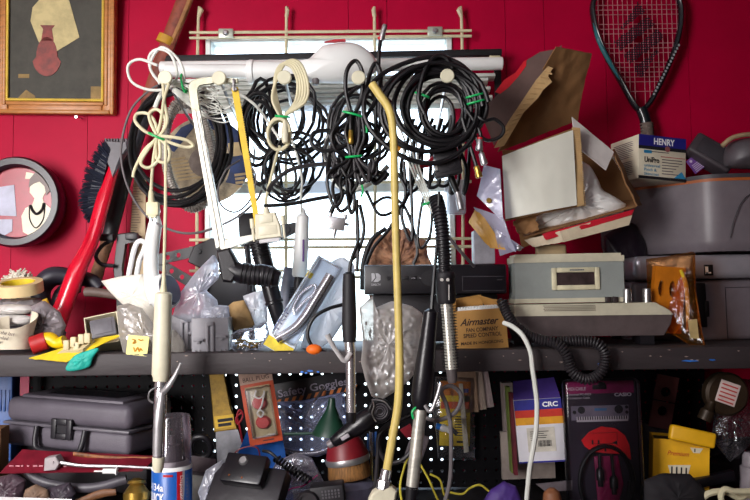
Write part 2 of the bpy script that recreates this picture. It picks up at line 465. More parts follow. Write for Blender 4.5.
# ================================================================= shelves, pegboard, rack
SH = mat('grey painted shelf wood', (54, 46, 48), .62, dirt=.16, dscale=14, bump=.25, bscale=80, stretch=(.25, 1, 1))
t = thing('upper_shelf', 'long grey painted wooden shelf loaded with junk in front of window', 'shelf', Vector((0, -.1, SHELF_Z - .045)))
wbox(XL, XR, CAM.y + 1.5, YW - .005, SHELF_Z - .03, SHELF_Z, .003).build('board', SH, t)
wbox(XL, XR, CAM.y + 1.495, CAM.y + 1.525, SHELF_Z - .0435, SHELF_Z - .0002, .003).build('front_edge', SH, t)
rnd = random.Random(4); m = MB(IMG(1.494))
for (x, y, w) in ((302, 372, 4), (310, 371, 7), (318, 372, 3), (306, 373, 3), (690, 361, 18), (712, 360, 7), (600, 364, 5)):
    m.poly([(x - w / 2, y), (x - w / 4, y - 1), (x + w / 3, y - .8), (x + w / 2, y + .2), (x, y + .9)], 0, .5)
m.build('paint_splash', mat('blue paint drip', (50, 120, 215), .5), t)
m = MB(IMG(1.494))
for i in range(26):
    x = rnd.uniform(150, 740); y = 361 - x * .008 + rnd.uniform(-7, 7); w = rnd.uniform(.6, 2.4)
    m.poly([(x - w, y), (x, y - .5), (x + w, y), (x, y + .6)], 0, .4)
m.build('scuff', mat('pale scuffed paint', (170, 150, 140), .7), t)
t = thing('lower_shelf', 'dark lower shelf below the long grey shelf, covered with tools', 'shelf', Vector((0, -.1, LOW_Z - .03)))
wbox(XL, XR, CAM.y + 1.44, YW - .005, LOW_Z - .03, LOW_Z, .003).build('board', mat('dark stained shelf wood', (34, 27, 31), .7, dirt=.2, bump=.2), t)
# pegboard with real holes in front of the window's lower part
pit = .0256; T = W; m = MB(W); cells = []
y0, y1 = CAM.y + 1.80, CAM.y + 1.804
xa, za = P(150, 384, 1.8).x % pit, 0
nx0, nx1 = int((P(20, 400, 1.8).x - xa) / pit), int((P(705, 400, 1.8).x - xa) / pit)
zt = SHELF_Z - .032
nz = int((zt - LOW_Z - .004) / pit)
class PG:
    k = 1.0
    def __call__(s, p): return Vector((p[0], y1 - p[2], p[1]))
m = MB(PG())
for i in range(nx0, nx1 + 1):
    for j in range(nz): m.holed([(xa + i * pit, LOW_Z + .004 + (j + .5) * pit)], pit / 2, .0034, 0, .004)
m.build('pegboard', mat('dark pegboard', (9, 7, 12), .6, dirt=.1, spec=.15), label='dark pegboard panel full of round holes behind the lower shelf', cat_='pegboard', smooth=30)

# beige wire rack fixed over the window
RK = mat('beige coated wire', (214, 204, 168), .45, dirt=.1)
rack = thing('wire_rack', 'beige coated wire rack fixed on the red wall over the window', 'rack', P(330, 275, 1.87))
T = IMG(1.875)
for x in (197, 286, 375, 463):
    m = MB(T); e = (x - 330) * .012
    m.tube([(x - e * 3, 10), (x - e, 16), (x, 120), (x, 300)], 1.6, 8, 3); m.tube([(x - e * 3, 9.5), (x - e, 16.5)], 2.1, 8, 1); m.build('upright_wire', RK, rack)
T2 = IMG(1.868)
for i, (ya, yb) in enumerate(((32.6, 30.6), (38, 36), (183, 181.5), (240, 238.5), (248, 246.5), (271, 269.5), (278, 276.5))):
    m = MB(T2); m.tube([(189.5, ya, 0), (471.5, yb, 0)], 1.5, 8, 1); m.build('cross_wire', RK, rack)
for x, y in ((226, 33.5), (435, 31.5)):
    m = MB(IMG(1.86)); m.box(x - 7.5, y - 4.7, x + 7.5, y + 4.7, -.5, 1.5, 1.2); c = m.build('clip', mat('galvanised clip', (200, 205, 190), .4, metal=.5), rack)
    m = MB(IMG(1.86)); m.lathe((x, y, 1.2), (x, y, 4), [(0, 3), (.5, 3), (1, 1.8)], 12); m.build('screw', STEEL, c)

# blind pulled up in front of the window
bl = thing('window_blind', 'raised white slat blind with black valance across the window top', 'blind', P(335, 104, 1.83))
m = MB(FR(330, 55.5, 1.845, rot=-.5)); m.box(-175, -3, 175, 3.5, -6, 2, .5); m.box(168, -3, 175, 46, -9, -5, .5)
m.build('valance', mat('black valance cloth', (20, 17, 22), .7), bl, label='black valance')
m = MB(IMG(1.80)); m.lathe((160, 68, 0), (503, 63.5, 0), [(0, 5), (.003, 6.6), (.997, 6.6), (1, 5)], 20); m.build('headrail', WHPL, bl)
m = MB(IMG(1.80)); m.box(489, 56.5, 500, 60, -1, 4, .8); m.build('end_tab', CREAM, bl)
SL = mat('white blind slat', (216, 220, 212), .5, dirt=.08)
for i in range(7):
    y = 79 + i * 4.6
    m = MB(FR(334, y - (0.2 * i), 1.815, rot=-.5, pitch=12 + (i * 37 % 11))); m.box(-166 + (i * 13 % 9), -2, 164 - (i * 7 % 16), 1.6, -9, 3, .8); m.build('slat', SL, bl)
m = MB(IMG(1.795)); m.box(300, 106, 352, 199, 0, .6); m.build('pull_sheet', film('hazy plastic sheet', (235, 238, 246), .25, .3, .8), bl)
# five hooks with round cream heads
PEG = mat('cream hook cap', (228, 224, 196), .45, dirt=.06)
hk = ['with white and cream cords', 'that carries the hacksaw', 'with the cream looped cable', 'with the tied black cables', 'with the big black cable coil']
for i, (x, y) in enumerate(((165, 77.5), (219, 78), (284.3, 77.3), (358.6, 77.5), (447.5, 75.7))):
    t = thing('wall_hook', 'round-capped cream hook ' + hk[i], 'hook', P(x, y, 1.66), 'round-capped hooks')
    m = MB(IMG(1.44)); m.lathe((x, y, -3), (x, y, 1), [(0, 6.6), (.25, 7.3), (.75, 7.3), (1, 6.4)], 24); m.build('cap', PEG, t)
    A = P(x, y, 1.445); B = P(x, y, 1.445); B.y = CAM.y + 1.865; B.z = A.z - .05; D = B.copy(); D.z -= .04
    m = MB(W); m.tube([A, A.lerp(B, .5) + Vector((0, 0, -.012)), B, D], .0032, 8, 4); m.build('arm', STEEL, t)
# ================================================================= on the red wall
GOLDW = mat('gilt brown wood', (186, 122, 62), .42, dirt=.14, dscale=30, stretch=(1, 1, 5))
GOLD = mat('gold leaf', (240, 206, 90), .35, metal=.3, dirt=.1)
t = thing('framed_picture', 'gilt wood framed dark still life picture with beaded gold inner edge', 'picture', P(56, 115, 1.88))
T = FR(56, 45, 1.875, rot=1.2, pitch=-4)
m = MB(T)
def frame_ring(m, x0, y0, x1, y1, w, n0, n1, bev):
    for a in ((x0, y0, x0 + w, y1), (x1 - w, y0, x1, y1), (x0 + w, y0, x1 - w, y0 + w), (x0 + w, y1 - w, x1 - w, y1)): m.box(a[0], a[1], a[2], a[3], n0, n1, bev)
frame_ring(m, -61, -76, 61, 71, 13, -6, 2, 2.2); frame_ring(m, -61, -76, 61, 71, 4.5, -6, 5, 1.6); frame_ring(m, -54, -69, 54, 62, 4, -6, 3.4, 1.4); m.build('frame', GOLDW, t)
m = MB(T)
for i in range(64):
    y = -62 + i * 1.88
    for x in (-48.6, 48.6): m.ball((x, y, 2.2), 1.6, 8, 6)
for i in range(51):
    x = -47 + i * 1.88
    for y in (-63, 56.4): m.ball((x, y, 2.2), 1.6, 8, 6)
m.build('beaded_edge', GOLD, t, label='gold beaded edge')
m = MB(T); m.box(-48, -63, 48, 57, -5, 0); cv = m.build('canvas', mat('dark olive canvas', (66, 64, 56), .7, dirt=.14, dscale=25), t)
m = MB(T); m.poly([(-26, -24), (-24, -38), (-12, -52), (3, -60), (13, -46), (24, -8), (-8, 12), (-18, -4)], 0, .5); m.build('painted_paper', mat('painted cream paper', (200, 184, 132), .7, dirt=.12, dscale=30), cv)
m = MB(T); m.poly([(-9 + 15 * math.cos(q * .2618) * (1 if math.sin(q * .2618) > 0 else .72), 12 + 20 * math.sin(q * .2618)) for q in range(24)], 0, .8); m.poly([(-15, -4), (-13, -16), (-16, -20), (-1, -20), (-4, -16), (-2, -4)], 0, .8); m.build('painted_jug', mat('painted russet glaze', (138, 44, 34), .55, dirt=.3, dscale=30), cv)
for pts in ([(-38, 30), (-27, 30), (-27, 34), (-38, 34)], [(-40, 56), (-30, 46), (-21, 52), (-20, 56)], [(36, 42), (47, 42), (47, 56), (36, 56)]): m = MB(T); m.poly(pts, 0, .5); m.build('painted_scrap', mat('painted ochre', (150, 122, 70), .7, dirt=.2), cv)
m = MB(FR(78, 116, 1.88)); m.lathe((0, 0, -10), (0, 2, 5), [(0, .6), (.9, .6), (.9, 1.6), (1, 1.6)], 8); one('nail', 'small bent nail in red wall just under the framed picture', 'nail', m, STEEL)

t = thing('round_picture', 'round picture in deep black rim showing a pale bust with necklaces', 'picture', P(19, 247, 1.87))
T = FR(16, 202, 1.83)
m = MB(T); m.lathe((0, 0, -17), (0, 0, 5), [(0, 44), (.85, 46), (1, 44), (1, 38), (.75, 35.5)], 64, cap1=False); m.build('rim', mat('black lacquered rim', (26, 24, 34), .35), t)
m = MB(T); m.lathe((0, 0, -8), (0, 0, -4), [(0, 37), (1, 37)], 64); pc = m.build('picture_face', mat('crimson print', (158, 18, 48), .3, dirt=.1), t)
def flat(name, pts, n, M_, par=None, TT=None): m = MB(TT or T); m.poly(pts, n, n + .5); return m.build(name, M_, par or pc)
PALE = mat('pale print', (226, 216, 190), .4, dirt=.06)
flat('printed_frame', [(-34, -14), (-4, -18), (-1, 14), (-33, 12)], -4, mat('bluish print', (176, 178, 200), .4, dirt=.12), pc)
flat('printed_frame', [(-30, 17), (-5, 17), (-5, 29), (-14, 34), (-24, 28)], -4, mat('bluish print', (0, 0, 0)), pc)
flat('printed_frame', [(8, -31), (18, -29), (18, -24), (7, -24)], -4, PALE)
flat('printed_bust', [(6, 30), (4, 14), (8, 6), (15, 2), (17, -4), (12, -10), (12, -20), (16, -27), (24, -28), (29, -22), (29, -12), (25, -4), (27, 1), (33, 6), (35, 12), (30, 22), (20, 31), (13, 34)], -3.9, PALE)
flat('printed_hair', [(11, -15), (12, -24), (18, -31), (26, -31), (32, -24), (33, -12), (29, -7), (27, -16), (22, -21), (16, -19)], -3.4, mat('brown print', (96, 72, 66), .4, dirt=.1))
m = MB(T); m.tube([(13, 3, -3.2), (16, 9, -3), (20, 12, -3), (25, 8, -3), (27, 1, -3.2)], 1.5, 6); m.tube([(12, 4, -3.2), (13, 18, -3), (19, 26, -3), (26, 18, -3), (28, 3, -3.2)], .6, 6); m.build('printed_necklace', mat('black print', (25, 20, 26), .4), pc)

# curved stick with taped grip
t = thing('curved_stick', 'curved dark wooden stick with yellow band leaning on the red wall', 'stick', P(98, 290, 1.80))
m = MB(IMG(1.85)); m.tube([(216, -70, 0), (202, -40, 0), (188, -8, 0), (177, 20, 0), (165, 52, 0), (152, 90, 0), (145, 118, 2)], [8.5, 8.5, 8.2, 8, 7.5], 10, flat=.6); m.build('shaft', mat('dark red brown worn wood', (142, 70, 52), .6, dirt=.25, dscale=30), t)
m = MB(IMG(1.85)); m.tube([(207, -40, 2), (193, -8, 2), (182, 20, 2), (171, 44, 2)], 3.2, 8, flat=.8); m.build('bare_edge', mat('tan worn wood', (172, 118, 66), .6, dirt=.2), t)
m = MB(IMG(1.845)); m.tube([(167, 36, 0), (163.5, 43.5, 0)], 8.6, 12, flat=.7); m.build('band', mat('ochre tape', (196, 146, 40), .6, dirt=.15), t, label='yellow tape band')
m = MB(IMG(1.85)); m.tube([(145.5, 114, 2), (131, 165, 8), (113, 240, 12)], [7.6, 8, 7.4], 12, flat=.8); m.build('grip', mat('black tape grip', (34, 34, 40), .45, dirt=.15, dscale=30), t, label='black taped grip')
m = MB(IMG(1.84)); m.tube([(113, 238, 12), (105, 264, 13), (97, 291, 13)], [6.5, 6, 7], 10, flat=.7); m.build('wooden_end', mat('rough brown wood', (122, 84, 56), .75, dirt=.3, dscale=35), t)

m = MB(IMG(1.845)); m.sheet((134, 178), (147, 176, 3), (146, 344, 8), (127, 344, 10), th=.8, amp=.6)
t = one('instruction_card', 'tall cream printed card leaning behind black coil on left wall', 'card', m, mat('aged cream paper', (202, 178, 144), .8, dirt=.1))
rnd = random.Random(9); m = MB(IMG(1.832))
for i in range(22): m.box(133 - i * .12, 186 + i * 2.6, 133 - i * .12 + rnd.uniform(6, 11), 186.7 + i * 2.6, .4 + i * .14, .9 + i * .14)
m.build('printed_lines', mat('faded brown ink', (130, 108, 92), .8), t)

# snow brush
t = thing('snow_brush', 'red handled snow brush with black bristles leaning on red wall', 'brush', P(64, 336, 1.68))
REDPL = mat('glossy red plastic', (205, 14, 44), .22, dirt=.08, coat=.3)
T = IMG(1.74)
m = MB(T); m.tube([(114, 158, -6), (104, 198, 0), (95, 240, 8), (84, 270, 16), (75, 300, 22), (64, 335, 28)], [5, 7.5, 7, 9, 9, 10], 12, flat=.8); m.build('handle', REDPL, t)
m = MB(T); m.tube([(104, 205, 4), (92, 240, 12), (84, 268, 20)], [2, 3, 2], 8); m.build('handle_rib', REDPL, t)
m = MB(T); m.poly([(105, 141), (127, 142), (128, 148), (121, 158), (113, 178), (110, 168), (106, 160)], -8, 2, 1)
for i in range(8): m.box(105 + i * 2.9, 138.5, 106.8 + i * 2.9, 143, -7, 1, .4)
m.build('brush_bracket', mat('grey plastic', (92, 88, 94), .5), t, label='grey toothed bracket')
rnd = random.Random(3); m = MB(T)
edge = cat([(105, 140), (96, 152), (88, 167), (83, 186), (80, 202), (85, 215), (91, 225)], 8)
core = cat([(111, 150), (108, 162), (105, 175), (102, 188), (99, 200), (97, 208), (95, 216)], 8)
for i in range(520):
    q = rnd.random() * (len(edge) - 1); a = int(q); e = edge[a].lerp(edge[min(a + 1, len(edge) - 1)], q - a); c = core[a].lerp(core[min(a + 1, len(core) - 1)], q - a)
    z = rnd.uniform(-9, 5); e = e + Vector((rnd.uniform(-1.5, 1.2), rnd.uniform(-1.5, 1.5), 0))
    m.tube([(c.x, c.y, z * .5), (e.x, e.y, z)], [.8, .35], 4, 1)
m.poly([(p.x, p.y) for p in core] + [(p.x * .55 + q.x * .45, p.y * .55 + q.y * .45) for p, q in list(zip(edge, core))[::-1]], -6, 2)
m.build('bristles', mat('blue black bristle', (24, 30, 48), .6), t)

# racket
t = thing('racket', 'dark teal strung racket hanging head up on the right red wall', 'racket', P(645, 165, 1.86))
T = FR(637, 50, 1.865)
fr_ = [(-46, -50), (-46, -32), (-42, -14), (-33, 8), (-20, 32), (-7, 56), (0, 62), (9, 56), (20, 38), (33, 12), (42, -12), (46, -34), (44, -52), (32, -74), (0, -86), (-34, -74)]
fr_ = [(x * .97 + 1.5, y) for x, y in fr_]
RB = mat('black teal lacquer', (22, 30, 36), .25, coat=.4)
m = MB(T); m.tube([(x, y, 0) for x, y in fr_], 2.9, 10, 8, True, flat=1.6); m.build('frame', RB, t)
m = MB(T); m.tube([(-44, -28, 2.5), (-40, -10, 3), (-31, 10, 3), (-19, 32, 3)], [1, 2.3, 2.3, 1], 8); m.build('stripe', mat('teal lacquer', (20, 112, 122), .25, coat=.4), t)
full = [(p.x, p.y) for p in cat(fr_, 8, True)]
def span(val, ax):
    r = []
    for i in range(len(full)):
        a, b = full[i], full[(i + 1) % len(full)]
        if (a[ax] - val) * (b[ax] - val) < 0:
            f = (val - a[ax]) / (b[ax] - a[ax]); r.append(a[1 - ax] + (b[1 - ax] - a[1 - ax]) * f)
    return (min(r), max(r)) if len(r) >= 2 else None
m = MB(T)
for i in range(-8, 9):
    x = i * 5.0 + 1.5; s_ = span(x, 0)
    if s_:
        lo, hi = s_; m.tube([(x, lo, .6), (x, hi, .6)], .42, 5, 1)
for i in range(26):
    y = -82 + i * 5.0; s_ = span(y, 1)
    if s_ and s_[1] - s_[0] > 16: m.tube([(s_[0], y, 0), (s_[1], y, 0)], .42, 5, 1)
m.build('strings', mat('pink grey string', (190, 120, 128), .5), t)
m = MB(T)
def inmark(x, y): return abs(x) / 27 + abs(y) / 40 < 1 and ((y + x * .75 + 60) % 21) < 14
for i in range(-10, 11):
    x = i * 2.5; y = -40
    while y < 40:
        if inmark(x, y + 1): m.box(x - .4, y, x + .4, y + 2.5, .3, 1.4)
        y += 2.5
for j in range(-16, 17):
    y = j * 2.5; x = -28
    while x < 28:
        if inmark(x + 1, y): m.box(x, y - .4, x + 2.5, y + .4, .2, 1.3)
        x += 2.5
m.v = [v + (T((2, -10)) - T((0, 0))) for v in m.v]
m.build('string_mark', mat('dark string ink', (46, 10, 34), .6), t, label='dark diagonal emblem on the strings')
m = MB(T)
for k in range(16):
    a = k / 15; x = 14 + 27 * a; y = 47 - 50 * a; m.box(x - .9, y - 1.1, x + .9, y + 1.1, 4.3, 4.8)
m.build('printed_marks', mat('grey lettering', (170, 175, 180), .5), t)
m = MB(T); m.tube([(2, 60, 0), (6, 72, 0), (7, 84, 0)], [6, 6, 6], 12, flat=.9); m.build('throat', RB, t)
m = MB(T); m.ribbed([(7, 76, 0), (8, 100, 0), (9, 122, 0)], 6.2, 6.7, 3, 12); m.build('grip', mat('grey brown grip wrap', (112, 98, 90), .75), t)
# ================================================================= hanging from the hooks
# white wand with bulging motor housing, lying along the top
t = thing('vacuum_wand', 'long white plastic wand with bulging housing lying across the hooks', 'appliance', P(335, 83, 1.6))
T = IMG(1.64)
m = MB(T); m.lathe((165, 70.5, 0), (252, 71.5, 0), [(0, 5), (.01, 6.8), (.5, 7), (1, 7)], 20); m.build('tube', WHPL, t)
m = MB(T); m.lathe((248, 72, 0), (303, 72, 0), [(0, 11), (.03, 12.3), (.1, 12.3), (.12, 11), (1, 10.5)], 24); m.build('sleeve', WHPL, t)
m = MB(T); m.pillow([(296, 63), (308, 60), (318, 50), (326, 45.5), (350, 43), (366, 49), (376, 60), (376, 72), (364, 78), (352, 83), (312, 82), (298, 80)], 15, 0, 1, 10, 56, False, back=.9); h = m.build('housing', mat('glossy white shell', (238, 240, 238), .28, dirt=.01), t)
m = MB(T); m.poly([(325, 45.8), (335, 43.5), (346, 43), (346, 44.8), (335, 45.6)], 8, 12.5); m.build('red_mark', mat('red print', (210, 30, 50), .5), h)
m = MB(T); m.lathe((316, 80, 4), (316, 86, 4), [(0, 4), (1, 3)], 12); m.build('foot', GREYC, h)

# white cords on the first hook
def cable(name, label, d, pts, r, M_, group=None, sub=6, closed=False, seg=8):
    m = MB(IMG(d)); m.tube(pts, r, seg, sub, closed); return one(name, label, 'cable', m, M_, group)
def tie(par, T, x, y, n, rx, rot=0, M_=GREEN):
    m = MB(T); c, s = math.cos(R(rot)), math.sin(R(rot))
    ring = [(x + rx * math.cos(a) * c - 0.8 * math.sin(a) * s, y + rx * math.cos(a) * s + .8 * math.sin(a) * c, n + rx * .55 * math.sin(a)) for a in [k * .5236 for k in range(12)]]
    m.tube(ring, 1.15, 6, 3, True); return m.build('tie', M_, par, label='green plastic tie' if M_ is GREEN else None)
t = thing('cord', 'white looped cord bundle with green tie on the leftmost hook', 'cable', P(165, 110, 1.5))
T = IMG(1.48)
m = MB(T); m.tube([(158, 66, 2), (140, 60, 2), (128, 66, 0), (132, 82, 0), (150, 90, 0), (170, 88, 2), (178, 76, 4), (172, 56, 4), (158, 50, 2), (149, 58, 0), (154, 76, 0), (170, 86, 2), (184, 82, 2), (180, 62, 2), (162, 48, 2), (150, 66, 0), (160, 84, 0)], 1.5, 8); m.build('cord_loop', WCORD, t)
rnd = random.Random(5)
for i in range(13):
    e = 78 + i * 2.6; w = rnd.uniform(-3, 3); xe = 222 + rnd.uniform(-12, 10)
    m = MB(T); m.tube([(170, 80 + i * .3, 3), (188, 82 + i * .7 + w, rnd.uniform(-4, 5)), (206, e + w, rnd.uniform(-6, 5)), (xe, e + 4, rnd.uniform(-5, 4)), (xe + 4, e + 8, -2), (xe - 6, e + 11 + w, -4), (204, e + 8 - w, -5), (186, 92 + i * .9, -3), (172, 86 + i * .4, -2)], .62, 6); m.build('cord_loop', WCORD, t)
tie(t, T, 184, 84, 2, 9, 80)
cable('cord', 'grey white cord drooping from first hook past hacksaw frame to the white plug', 1.5, [(168, 84, 0), (160, 96, 0), (155, 108, 0)], 2.6, WCORD)
cable('cord', 'thin grey cord running in wide arc left of the black coil', 1.56, [(172, 82, 8), (150, 92, 4), (130, 112, 0), (121, 150, 0), (127, 185, 0), (144, 213, 0), (168, 229, 0), (196, 233, 0), (232, 220, 0), (255, 202, 0), (262, 190, 0)], 1.2, GREYC)

# cream extension cord with plug
t = thing('extension_cord', 'cream cord tied in loops with hanging plug below leftmost hook', 'cable', P(152, 218, 1.45))
T = IMG(1.44)
m = MB(T)
for pts in ([(163, 84, 0), (165, 104, 2), (168, 122, 2), (160, 137, 3), (146, 150, 3), (136, 168, 2), (133, 177, 0)],
            [(169, 84, 0), (165, 100, 3), (162, 120, 3), (158, 137, 3), (154, 160, 2), (152, 175, 0), (151, 194, 0)],
            [(158, 137, 2), (146, 132, 3), (136, 122, 2), (137, 114, 0), (148, 114, 0), (156, 124, 2), (158, 137, 3)],
            [(158, 136, 4), (152, 124, 4), (150, 114, 2), (158, 110, 2), (166, 120, 2), (163, 134, 2)],
            [(160, 137, 3), (174, 138, 4), (188, 141, 2), (193, 146, 0), (184, 147, 0), (168, 142, 2), (158, 138, 2)],
            [(158, 138, 3), (148, 152, 4), (142, 164, 4), (150, 168, 2), (160, 158, 2), (160, 140, 2)],
            [(160, 138, 3), (170, 150, 3), (168, 162, 2), (158, 160, 2), (156, 142, 2)]):
    m.tube(pts, 1.7, 8)
m.build('cord_loop', CREAM, t); tie(t, T, 157.5, 137, 4, 8, 25)
m = MB(T); m.lathe((151, 190, 0), (151.5, 203, 0), [(0, 1.8), (.15, 2.6), (.5, 3.0), (1, 3.6)], 12); m.box(146.5, 202, 159.5, 216, -4, 4, 2); m.box(148.5, 212, 157, 218, -3, 3, 1); m.build('plug', CREAM, t)
m = MB(T); m.box(150, 217, 151, 224, -2, 2); m.box(154.5, 217, 155.5, 224, -2, 2); m.build('prongs', STEEL, t)

# black coil, ribbed hose, packaged disc behind
t = thing('cable', 'large black cable coil hanging in round loops from leftmost hook', 'cable', P(180, 200, 1.55))
T = IMG(1.56); m = MB(T); m.tube(coil(178, 146, 47, 55, 8, 11, .13, 8, 7, per=14), 2.1, 8, 2); m.build('coil', CABLE, t)
m = MB(T); m.tube([(165, 84, 12), (158, 100, 10), (142, 112, 4), (134, 140, 2)], 2.1, 8); m.build('coil_end', CABLE, t)
m = MB(IMG(1.59)); m.ribbed(coil(190, 157, 25, 54, 3, 7, .1, -6, 5, per=12, start=1.2), 2.6, 3.7, 2.6, 8, 3)
one('ribbed_hose', 'ribbed grey flexible hose coiled inside the large black coil', 'hose', m, mat('ribbed grey plastic', (170, 162, 154), .3, dirt=.12))
t = thing('disc_pack', 'round cream and blue printed disc pack hung behind the coils', 'package', P(205, 205, 1.72))
T = FR(206, 160, 1.72, rot=-8, yaw=6)
m = MB(T); m.lathe((0, 0, -4), (0, 0, 0), [(0, 44), (1, 44)], 48); dk = m.build('card_disc', mat('dull cream printed card', (176, 160, 132), .6, dirt=.3, dscale=30), t)
BLU = mat('deep blue print', (22, 48, 98), .5, dirt=.25, dscale=30)
m = MB(T)
m.poly([(43.5 * math.cos(R(a)), 43.5 * math.sin(R(a))) for a in range(-100, 50, 8)] + [(24 * math.cos(R(a)), 34 * math.sin(R(a))) for a in range(48, -101, -8)], 0, .5); m.poly([(-38, -18), (-20, -36), (-8, -40), (-8, -34), (-30, -12)], 0, .5); m.build('blue_print', BLU, dk)
m = MB(T)
for i in range(7): m.box(-36 + i, -6 + i * 3.6, -20 + i * 2, -4 + i * 3.6, 0, .6)
m.build('printed_bars', mat('tan print', (188, 164, 120), .6), dk); m = MB(T); m.box(24, -14, 39, 0, .4, 1); m.build('printed_panel', mat('tan print', (0, 0, 0)), dk)
m = MB(T)
for i in range(4): m.box(26, 18 + i * 4, 38 - i * 2, 20.5 + i * 4, .4, 1.0)
m.build('printed_bars', mat('tan print', (0, 0, 0)), dk)
m = MB(T); m.lathe((-2, 2, 0), (-2, 2, 1), [(0, 15), (1, 15)], 32); m.build('printed_photo', mat('brown grey print', (120, 104, 94), .5, dirt=.2, dscale=60), dk)

# hacksaw
t = thing('hacksaw', 'hacksaw hanging upright with yellow blade and black pistol grip', 'saw', P(250, 290, 1.46))
T = IMG(1.455)
def bar(m, a, b, w, n0, n1, w2=None):
    dx, dy = b[0] - a[0], b[1] - a[1]; l = math.hypot(dx, dy); px, py = -dy / l, dx / l; w2 = w2 or w
    m.poly([(a[0] + px * w / 2, a[1] + py * w / 2), (b[0] + px * w2 / 2, b[1] + py * w2 / 2), (b[0] - px * w2 / 2, b[1] - py * w2 / 2), (a[0] - px * w / 2, a[1] - py * w / 2)], n0, n1, .8)
FRM = mat('worn cream steel', (206, 204, 178), .38, metal=.35, dirt=.15)
m = MB(T); m.poly([(189, 92), (189, 86), (192, 81.5), (198, 79), (214, 77), (214, 83.5), (201, 85), (198.5, 87), (197, 92), (200, 112), (192.5, 113)], -3, 3, .8); m.poly([(214, 77), (238, 79), (238, 83), (214, 83.5)], -3, 2, .6); fsh = m.build('frame', FRM, t)
m = MB(T); bar(m, (196, 110), (221.5, 248), 8, -3.5, 2.5, 10); bar(m, (195, 110), (219.5, 248), 2.2, 2, 4); bar(m, (199.5, 118), (225, 246), 1.6, 2, 4); m.lathe((204, 136, 2), (204, 136, 4), [(0, 1.2), (1, 1)], 10); m.poly([(216, 242), (256, 234), (258, 239), (222, 251)], -3, 3, .8); m.build('spine', ALU, t)
m = MB(T); m.tube([(234, 80, 3), (235, 92, 3)], 1.6, 8, 1); m.lathe((235, 90, 0), (235, 90, 4), [(0, 2.2), (1, 2.2)], 10); m.build('blade_pin', STEEL, t)
m = MB(T); m.poly([(231.5, 88), (238, 87), (262, 237), (257, 238)], -.6, .8); bl_ = m.build('blade', mat('yellow enamel', (232, 192, 22), .42, dirt=.1, dscale=30), t, label='yellow blade')
m = MB(T)
for i in range(60):
    a = i / 60; x = 238 + 24 * a; y = 88 + 149 * a; m.poly([(x - .2, y), (x + 1.1, y + 1.2), (x + .1, y + 2.3)], -.4, .6)
m.build('blade_teeth', mat('yellow enamel', (0, 0, 0)), bl_)
m = MB(T); m.poly([(218, 251), (230, 248), (238, 262), (238, 276), (233, 283), (224, 282), (220, 268)], -8, 8, 2.5); m.tube([(231, 268, 0), (240, 273, 0), (252, 275, 0), (262, 274.5, 0), (272, 277, 0), (280, 279, 0)], [9.5, 10, 10, 10.5, 10, 7.5], 14, flat=.9); hd = m.build('handle', BLKPL, t)
m = MB(T); m.ribbed([(242, 273, 0), (254, 275, 0), (264, 275.5, 0), (274, 277.5, 0)], 10.0, 11, 4.2, 14); m.build('grip_ridges', BLACK, hd)

# loose black cables on the second hook and beyond
m = MB(IMG(1.6)); m.tube(coil(258, 132, 17, 46, 4, 21, .35, 0, 9, per=10), 2.0, 8, 2); one('cable', 'black cable loops hanging just right of the yellow saw blade', 'cable', m, CABLE)
m = MB(IMG(1.62)); m.tube(coil(284, 122, 30, 34, 7, 23, .5, 20, 12, per=8), 1.7, 8, 2); one('cable', 'tangled black cables behind the cream looped cable', 'cable', m, CABLE)
m = MB(IMG(1.6)); m.tube(coil(290, 166, 22, 26, 6, 25, .55, 10, 10, per=8), 1.5, 8, 2); one('cable', 'small black cable loops hanging below the cream looped cable', 'cable', m, CABLE)
cable('cable', 'black cable sloping down from behind cream cable to tied black cables', 1.62, [(290, 84, 0), (306, 94, 0), (322, 116, 0), (338, 136, 0), (352, 150, 0)], 1.8, CABLE)
for i, (lab, pts, r, M_) in enumerate([
    ('pale grey cord hanging from the second hook into cable tangle', [(222, 84), (240, 94), (256, 106), (268, 122), (280, 140)], 1.4, WCORD),
    ('thin grey cord curling left below the yellow saw blade', [(240, 160), (226, 170), (218, 190), (222, 206), (236, 212), (250, 200), (256, 178), (250, 164)], .9, GREYC),
    ('thin cream cord rising from the beige port connector', [(267, 212), (266, 200), (270, 182), (276, 158), (280, 146)], 1.6, CREAM),
    ('thin white cord of the white styling brush going up', [(301.5, 212), (301, 196), (302, 180), (298, 160), (292, 140)], 1.2, WCORD),
    ('black cord hanging as narrow loop over the bright window', [(276, 150), (280, 172), (284, 196), (292, 194), (296, 176), (290, 158), (286, 150)], 1.5, CABLE)]):
    cable('cord', lab, 1.52 + .02 * i, [(p[0], p[1], 0) for p in pts], r, M_)
t = thing('aux_cable', 'black cable with metal jack reaching left from the tied black cables', 'cable', P(300, 200, 1.5))
T = IMG(1.5); m = MB(T); m.tube([(268, 192, 0), (274, 182, 0), (290, 170, 0), (312, 165, 0), (336, 164, 0)], 2.2, 8); m.build('cord_run', CABLE2, t)
m = MB(T); m.lathe((334, 164, 0), (350, 163.5, 0), [(0, 2.2), (.05, 2.9), (.3, 2.9), (.32, 2.4), (.6, 2.4), (.62, 1.5), (1, 1.5)], 12); m.build('jack', STEEL, t)
cable('cable', 'black cable sagging across the window at mid height', 1.54, [(264, 206, 0), (290, 204, 0), (316, 199, 0), (338, 195, 0), (352, 190, 0)], 2.0, CABLE)

